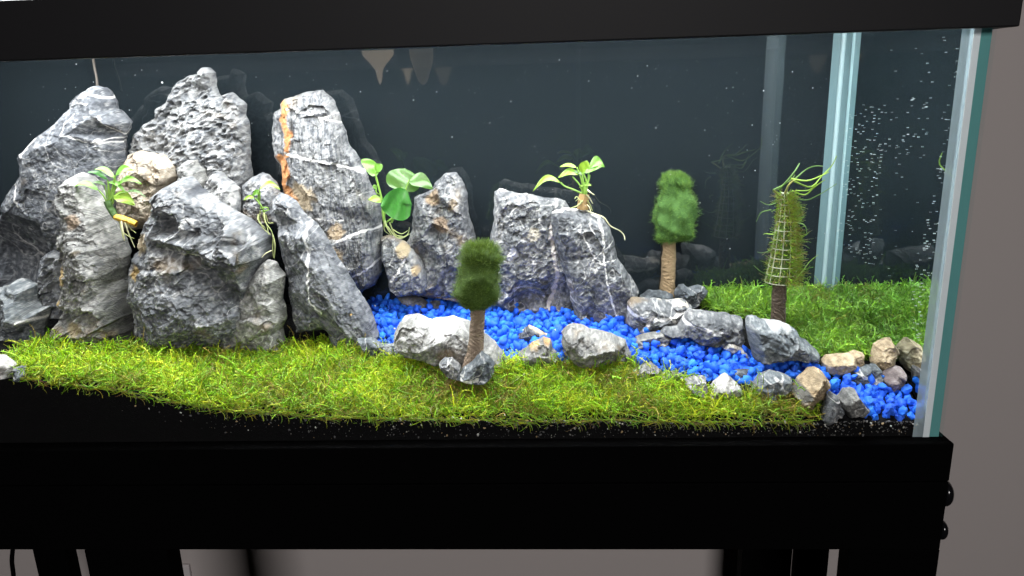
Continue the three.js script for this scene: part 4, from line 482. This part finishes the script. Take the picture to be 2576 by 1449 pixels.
plant('small sprig with three leaves and trailing roots, on top of the dark slab', zP2, [660, 530],
  [[1, [653, 475], [706, 478], 17, { roll: -0.5, arch: 0.28 }], [0, [654, 481], [634, 493], 14, { roll: 0.4 }], [1, [640, 497], [612, 504], 11, { roll: 0.5, arch: 0.15 }]],
  [[2.6, [666, 535, 655, 515, 642, 498]], [2.4, [650, 508, 650, 490, 653, 475]], [2, [652, 510, 654, 495, 654, 481]], [2, [655, 525, 668, 522, 676, 524]], [2, [660, 532, 670, 530, 677, 527]]],
  [[2.2, [664, 535, 668, 560, 682, 580, 688, 600]], [2, [656, 530, 652, 550, 660, 572, 680, 590]], [2, [668, 540, 675, 560, 688, 561]], [1.8, [650, 540, 650, 555, 668, 575]], [2, [686, 590, 692, 615, 690, 650]], [1.8, [688, 595, 686, 625, 688, 648]], [1.6, [662, 540, 672, 570, 676, 590]], [1.6, [683, 630, 668, 638, 658, 648], 1]]);
plant('broad leaved plant with round heart shaped leaves, right of the rust streaked slab', zP3, [966, 560],
  [[0, [943, 433], [909, 401], 34, { roll: 0.3, arch: 0.1, heart: 0.5 }], [0, [945, 432], [962, 414], 22, { roll: -0.3 }], [3, [1012, 471], [1020, 424], 88, { roll: 0.1, heart: 0.6, zt: -0.012 }], [3, [1030, 452], [1090, 476], 40, { roll: -0.3, arch: 0.16 }], [2, [1016, 514], [957, 518], 84, { roll: -0.1, heart: 0.8, arch: 0.02, cup: 0.06, zb: 0.012, zt: 0.016 }], [1, [962, 506], [925, 502], 20, { roll: 0.3 }], [0, [939, 465], [949, 480], 11, {}]],
  [[3.2, [966, 555, 960, 500, 950, 460, 943, 433]], [3, [985, 560, 1000, 510, 1012, 471]], [2.6, [985, 560, 1005, 520, 1030, 452]], [2.6, [970, 560, 985, 550, 1010, 520]], [2.4, [965, 555, 962, 530, 962, 506]], [2, [955, 490, 948, 485, 945, 478]], [4, [970, 570, 966, 545, 968, 530]]],
  [[2.6, [968, 555, 975, 575, 985, 592]], [2, [975, 570, 1000, 598, 1025, 590, 1030, 572]], [2, [980, 560, 995, 590, 1018, 596]], [1.6, [970, 565, 1005, 600, 1032, 588]], [1.6, [985, 575, 1010, 588, 1026, 580]], [1.6, [966, 560, 968, 580, 980, 590]]]);
plant('small bright green plant with brown root clump, on top of the vein slab', zP4, [1468, 525],
  [[1, [1451, 421], [1407, 420], 12, { roll: 0.6, arch: 0.12 }], [1, [1464, 434], [1478, 404], 30, { roll: 0.1, arch: 0.02 }], [0, [1481, 420], [1522, 421], 28, { roll: -0.3, arch: 0.36 }], [0, [1467, 434], [1517, 417], 18, { roll: -0.5, arch: 0.05, zt: 0.004 }], [1, [1457, 437], [1403, 448], 20, { roll: 0.5, arch: 0.18 }], [1, [1410, 459], [1340, 482], 17, { roll: 0.4, arch: 0.3 }], [1, [1488, 466], [1456, 473], 11, { roll: 0.5, arch: 0.2 }], [3, [1470, 440], [1440, 432], 12, { roll: 0.5 }]],
  [[2.6, [1470, 490, 1462, 450, 1451, 421]], [2.6, [1471, 490, 1468, 460, 1464, 434]], [2.6, [1474, 490, 1480, 450, 1481, 420]], [2.6, [1475, 490, 1476, 460, 1467, 434]], [2.4, [1467, 488, 1458, 465, 1440, 444]], [2.8, [1464, 487, 1445, 478, 1420, 468, 1410, 459]], [2.6, [1473, 495, 1475, 480, 1484, 440]], [4, [1472, 500, 1472, 480, 1470, 460]]],
  [[2.4, [1478, 478, 1488, 486, 1495, 490], 1], [2, [1476, 490, 1484, 500, 1491, 512], 1], [2, [1474, 500, 1476, 515, 1475, 529], 1], [2.2, [1476, 530, 1500, 540, 1519, 547, 1535, 568, 1560, 581, 1570, 592, 1572, 604], 1], [2.4, [1466, 505, 1452, 518, 1434, 524]], [2, [1478, 505, 1484, 515, 1490, 530]], [1.8, [1460, 500, 1450, 495, 1446, 500]], [1.8, [1470, 510, 1482, 520, 1486, 532], 1], [1.6, [1462, 510, 1456, 500, 1448, 506]]],
  [['rhizome', 12, 15, [1470, 488, 1467, 505, 1466, 526], std(rgb(0.30, 0.20, 0.08), 0.8)]]);

// ---------------------------------------------------------------- the tank
const H = 0.40, RIM = 0.0525;
{
  const t = base('fish_tank', V(-0.61, 0, -0.16)); tag(t, 'long glass fish tank with black rim, planted with rocks and moss', 'fish tank');
  const part = (n, g, m) => mesh(n, local(g, t), m, t), W0 = -1.22;
  const front = part('front_pane', new THREE.BoxGeometry(-W0, H + RIM + 0.01, 0.006).translate(W0 / 2, (H + RIM - 0.05) / 2, -0.0035), M.pane); front.castShadow = false;
  part('back_pane', box(W0, 0, 0, H + RIM - 0.004, BACK - 0.005, BACK + 0.005, 0.0005), M.backing);
  part('end_pane', box(-0.0098, 0, 0, H + RIM - 0.004, BACK + 0.0052, -0.0072, 0.0004), M.glassEdge);
  part('end_pane', box(W0, W0 + 0.0098, 0, H + RIM - 0.004, BACK + 0.0052, -0.0072, 0.0004), M.backing);
  // inner face of the right end pane: under water it reflects everything
  part('end_pane_face', new THREE.BoxGeometry(0.0006, H + RIM - 0.006, -BACK - 0.0135).translate(-0.0102, (H + RIM - 0.004) / 2, (BACK - 0.0022) / 2), M.mirror);
  // silicone in the corners: a hollow fillet
  const bead = (w, x, z, sx, sz, y0, y1) => { const s = new THREE.Shape(); s.moveTo(0, 0); s.lineTo(w, 0); s.quadraticCurveTo(w * 0.12, w * 0.12, 0, w); s.lineTo(0, 0); const g = new THREE.ExtrudeGeometry(s, { depth: y1 - y0, bevelEnabled: false, curveSegments: 10 }); g.rotateX(-Math.PI / 2); g.scale(sx, 1, -sz); if (sx * sz > 0) { const a = g.attributes.position.array, n = g.attributes.normal.array; for (let i = 0; i < a.length; i += 9) for (let k = 0; k < 3; k++) { [a[i + 3 + k], a[i + 6 + k]] = [a[i + 6 + k], a[i + 3 + k]]; [n[i + 3 + k], n[i + 6 + k]] = [n[i + 6 + k], n[i + 3 + k]]; } } return g.translate(x, y0, z); };
  part('silicone_bead', bead(0.0175, -0.0106, BACK + 0.0052, -1, 1, 0, H + RIM - 0.01), M.silicone);
  part('silicone_seam', tube([V(-0.0160, 0, BACK + 0.0100), V(-0.0160, 0.2, BACK + 0.0100), V(-0.0160, H + RIM - 0.012, BACK + 0.0100)], 0.0034, 0.0034, 30, 8), M.siliconeWhite);
  part('silicone_bead', bead(0.016, -0.0106, -0.0074, -1, -1, 0, H + RIM - 0.01), M.siliconeClear);
  part('silicone_strip', box(-0.0165, -0.0100, 0, H + RIM - 0.01, -0.0071, -0.0066, 0.0002), M.siliconeBright);
  // black rim round the top and trim round the bottom, mitred of four rails each
  const rails = (y0, y1, out, inn) => merge([box(W0 - out, out, y0, y1, 0.0002, out, 0.0015), box(W0 - out, out, y0, y1, BACK - 0.006 - out, BACK - 0.0052, 0.0015), box(0.0002, out, y0 + 0.0002, y1 - 0.0002, BACK - 0.005, 0.0001, 0.0015), box(W0 - out, W0 - 0.0002, y0 + 0.0002, y1 - 0.0002, BACK - 0.005, 0.0001, 0.0015), box(W0, 0, y1 - 0.004, y1 - 0.0005, -inn, 0.0003, 0.001)]);
  part('rim', rails(H, H + RIM, 0.012, 0.012), M.blackPlastic);
  part('base_trim', rails(-0.043, 0, 0.008, 0.02), M.blackPaint);
  tag(mesh('water', new THREE.PlaneGeometry(-W0 - 0.03, -BACK - 0.014).rotateX(-Math.PI / 2).translate(W0 / 2, H + 0.012, (BACK - 0.003) / 2), M.water), 'clear water filling the tank to just under its rim', 'water', null, 'structure');
}

// ---------------------------------------------------------------- stand, wall, lamp
{
  const s = base('tank_stand', V(-0.61, -0.4, -0.16)); tag(s, 'matt black stand carrying the fish tank, with legs below', 'stand');
  const part = (n, g, m = M.blackPaint) => mesh(n, local(g, s), m, s), yB = -0.1226;
  part('front_board', box(-1.24, 0.007, yB, -0.0432, -0.012, 0.0095)); part('end_board', box(-0.012, 0.0062, yB + 0.0005, -0.0435, BACK, -0.0125)); part('back_board', box(-1.24, 0.0055, yB, -0.0435, BACK - 0.012, BACK - 0.0005));
  const leg = (a, b, z) => { const p = at(a, 1400, z + 0.01), q = at(b, 1400, z + 0.01); part('leg', box(p.x, q.x, -0.75, yB - 0.0004, z - 0.018, z + 0.009)); };
  leg(2137, 2364, 0); leg(2010, 2086, -0.29); leg(1868, 1993, -0.29); leg(213, 420, 0); leg(84, 164, -0.29);
  for (const [a, b, r] of [[2378, 1240, 0.0125], [2370, 1332, 0.0095]]) { const p = at(a, b, -0.004); part('bolt_cap', new THREE.SphereGeometry(r, 20, 14).scale(0.62, 1.15, 1).translate(p.x - 0.001, p.y, -0.004), phy(rgb(0.006, 0.006, 0.007), 0.15)); }
  tag(mesh('power_cord', tube([at(33, 1375, -0.26), at(30, 1410, -0.26), at(34, 1450, -0.26), at(30, 1520, -0.26)], 0.0032, 0.0032, 20, 8), M.blackPaint), 'thin black cord hanging below the stand at far left', 'cord');
  tag(mesh('wall', new THREE.BoxGeometry(5, 3.6, 0.1).translate(-0.3, 0.5, -0.52), M.wall), 'plain grey mauve wall behind the tank', 'wall', null, 'structure');
  const o = base('wall_socket', at(450, 1445, -0.466)); tag(o, 'white socket plate low on the wall under the tank', 'socket');
  const p0 = at(427, 1420, -0.466), p1 = at(476, 1420, -0.466);
  mesh('plate', box(p0.x, p1.x, p0.y - 0.115, p0.y, -0.4695, -0.463, 0.002).translate(-o.position.x, -o.position.y, -o.position.z), std(rgb(0.62, 0.58, 0.58), 0.45), o);
  mesh('socket_face', box(p0.x + 0.008, p1.x - 0.008, p0.y - 0.10, p0.y - 0.03, -0.4629, -0.461, 0.001).translate(-o.position.x, -o.position.y, -o.position.z), std(rgb(0.6, 0.56, 0.56), 0.4), o);
  // the lamp on the rim: housing, glowing underside, coloured diodes between the white ones
  const l = base('aquarium_lamp', V(-0.60, 0.472, -0.118)); tag(l, 'long LED lamp lying over the open top of the tank', 'lamp');
  mesh('housing', box(-0.577, 0.577, 0.002, 0.03, -0.105, 0.105, 0.004), std(rgb(0.35, 0.35, 0.36), 0.4, { metalness: 0.6 }), l);
  mesh('diffuser', new THREE.BoxGeometry(1.14, 0.0015, 0.20).translate(0, 0.0008, 0), std(rgb(0.8, 0.8, 0.8), 0.5, { emissive: rgb(0.96, 0.98, 1), emissiveIntensity: 0.9 }), l);
  const diode = new THREE.CylinderGeometry(0.004, 0.004, 0.001, 10), dm = [[1, 0.05, 0.12], [0.1, 0.9, 0.3], [0.15, 0.3, 1]].map(c => std(rgb(0.2, 0.2, 0.2), 0.4, { emissive: rgb(...c), emissiveIntensity: 1.6 }));
  for (let i = 0; i < 60; i++) { const m = mesh(i ? `diode_${String(i).padStart(3, '0')}` : 'diode', diode, dm[(i * 7) % 3], l); m.position.set(-0.44 + 0.03 * (i % 30), -0.0004, i < 30 ? 0.03 : -0.03); }
  for (const x of [-0.580, 0.580]) mesh('foot', box(x - 0.007, x + 0.007, -0.0185, 0.0018, -0.198, 0.126, 0.002), M.blackPlastic, l);
  // the lamp in the room
  const f = base('floor_lamp', V(-0.22, -0.9, 3.43)); tag(f, 'floor lamp with square shade standing behind the photographer', 'lamp');
  mesh('pole', new THREE.CylinderGeometry(0.012, 0.012, 2.2, 12).translate(0, 1.1, 0.06), M.blackPlastic, f); mesh('foot', new THREE.CylinderGeometry(0.14, 0.15, 0.02, 24).translate(0, 0.01, 0.06), M.blackPlastic, f);
  const hd = mesh('lamp_shade', new RoundedBoxGeometry(0.80, 0.80, 0.02, 2, 0.006).translate(0, 0, -0.012), std(rgb(0.8, 0.76, 0.7), 0.8, { emissive: rgb(1, 0.88, 0.84), emissiveIntensity: 0.6 }), f); hd.position.set(0, 2.2, -0.028); hd.quaternion.copy(roomLight.quaternion); hd.rotateY(Math.PI);
}

// two tapered lamps hanging in the room: only their reflection in the front glass is in the picture
for (const [cx, rows, e, what] of [[948, [[108, 40], [140, 36], [160, 19], [176, 9], [196, 6], [213, 1]], 1.7, 'left'], [1058, [[108, 30], [150, 27], [176, 20], [192, 15], [205, 11], [214, 2]], 0.35, 'right']]) {
  const zr = 2.3, mir = (x, y) => { const p = at(x, y, -zr - 0.001); return V(p.x, p.y, zr); }, o = base('pendant_lamp', mir(cx, 108)), pts = rows.slice().reverse().map(([y, w]) => new THREE.Vector2(w * mpp(-zr), mir(cx, y).y - o.position.y));
  tag(o, `tapered beige pendant lamp, the ${what === 'left' ? 'brighter' : 'dimmer'} of two reflected in the glass at the top`, 'lamp');
  mesh('lamp_shade', new THREE.LatheGeometry(pts, 28), std(rgb(0.7, 0.62, 0.5), 0.6, { side: THREE.DoubleSide, emissive: rgb(1, 0.80, 0.58), emissiveIntensity: e }), o);
  mesh('cord', new THREE.CylinderGeometry(0.004, 0.004, 0.8, 8).translate(0, 0.4, 0), M.blackPlastic, o);
}

// ---------------------------------------------------------------- bubbles and specks in the water
{
  const R = rng(91), B = [], S = [], g = new THREE.IcosahedronGeometry(1, 1), Q = new THREE.Quaternion();
  const put = (L, p, s) => L.push([p, Q, V(s, s, s)]);
  for (let i = 0; i < 240; i++) { const z = -0.02 - 0.17 * Math.pow(R(), 1.3), y = R() < 0.55 ? lerp(0.26, 0.405, R()) : lerp(0.13, 0.30, R()); if (n3(y * 22, z * 40, 3) > -0.05) put(B, V(-0.0112, y, z), 0.00022 + 0.0003 * R() * R()); }
  for (let i = 0; i < 200; i++) { const z = -0.18 - 0.11 * R(), y = lerp(0.14, 0.33, R()); put(B, V(-0.0112, y, z), 0.00022 + 0.00022 * R()); }
  for (let i = 0; i < 110; i++) put(B, V(-0.0112, lerp(0.09, 0.22, R()), -0.012 - 0.06 * R()), 0.00025 + 0.0003 * R());
  tag(scatter('air_bubbles', g, phy(rgb(0.55, 0.58, 0.58), 0.25), B, scene), 'tiny white air bubbles clinging to the right end glass', 'bubbles', null, 'stuff');
  for (let i = 0; i < 330; i++) { const p = at(60 + 2050 * R(), 150 + 480 * Math.pow(R(), 1.3), lerp(-0.06, -0.30, R())); put(S, p, 0.00018 + 0.00045 * Math.pow(R(), 5)); }
  put(S, at(408, 208, -0.2), 0.0012);
  tag(scatter('water_specks', g, std(rgb(0.45, 0.45, 0.44), 0.6), S, scene), 'fine pale specks drifting in the water', 'specks', null, 'stuff');
  const wire = mesh('thin_wire', tube([at(233, 130, -0.29), at(237, 165, -0.29), at(243, 195, -0.288), at(246, 230, -0.285)], 0.0016, 0.0016, 16, 6), std(rgb(0.10, 0.085, 0.07), 0.6)); tag(wire, 'thin brown wire hanging behind the leaning rock at far left', 'wire');
}

renderer.render(scene, camera);
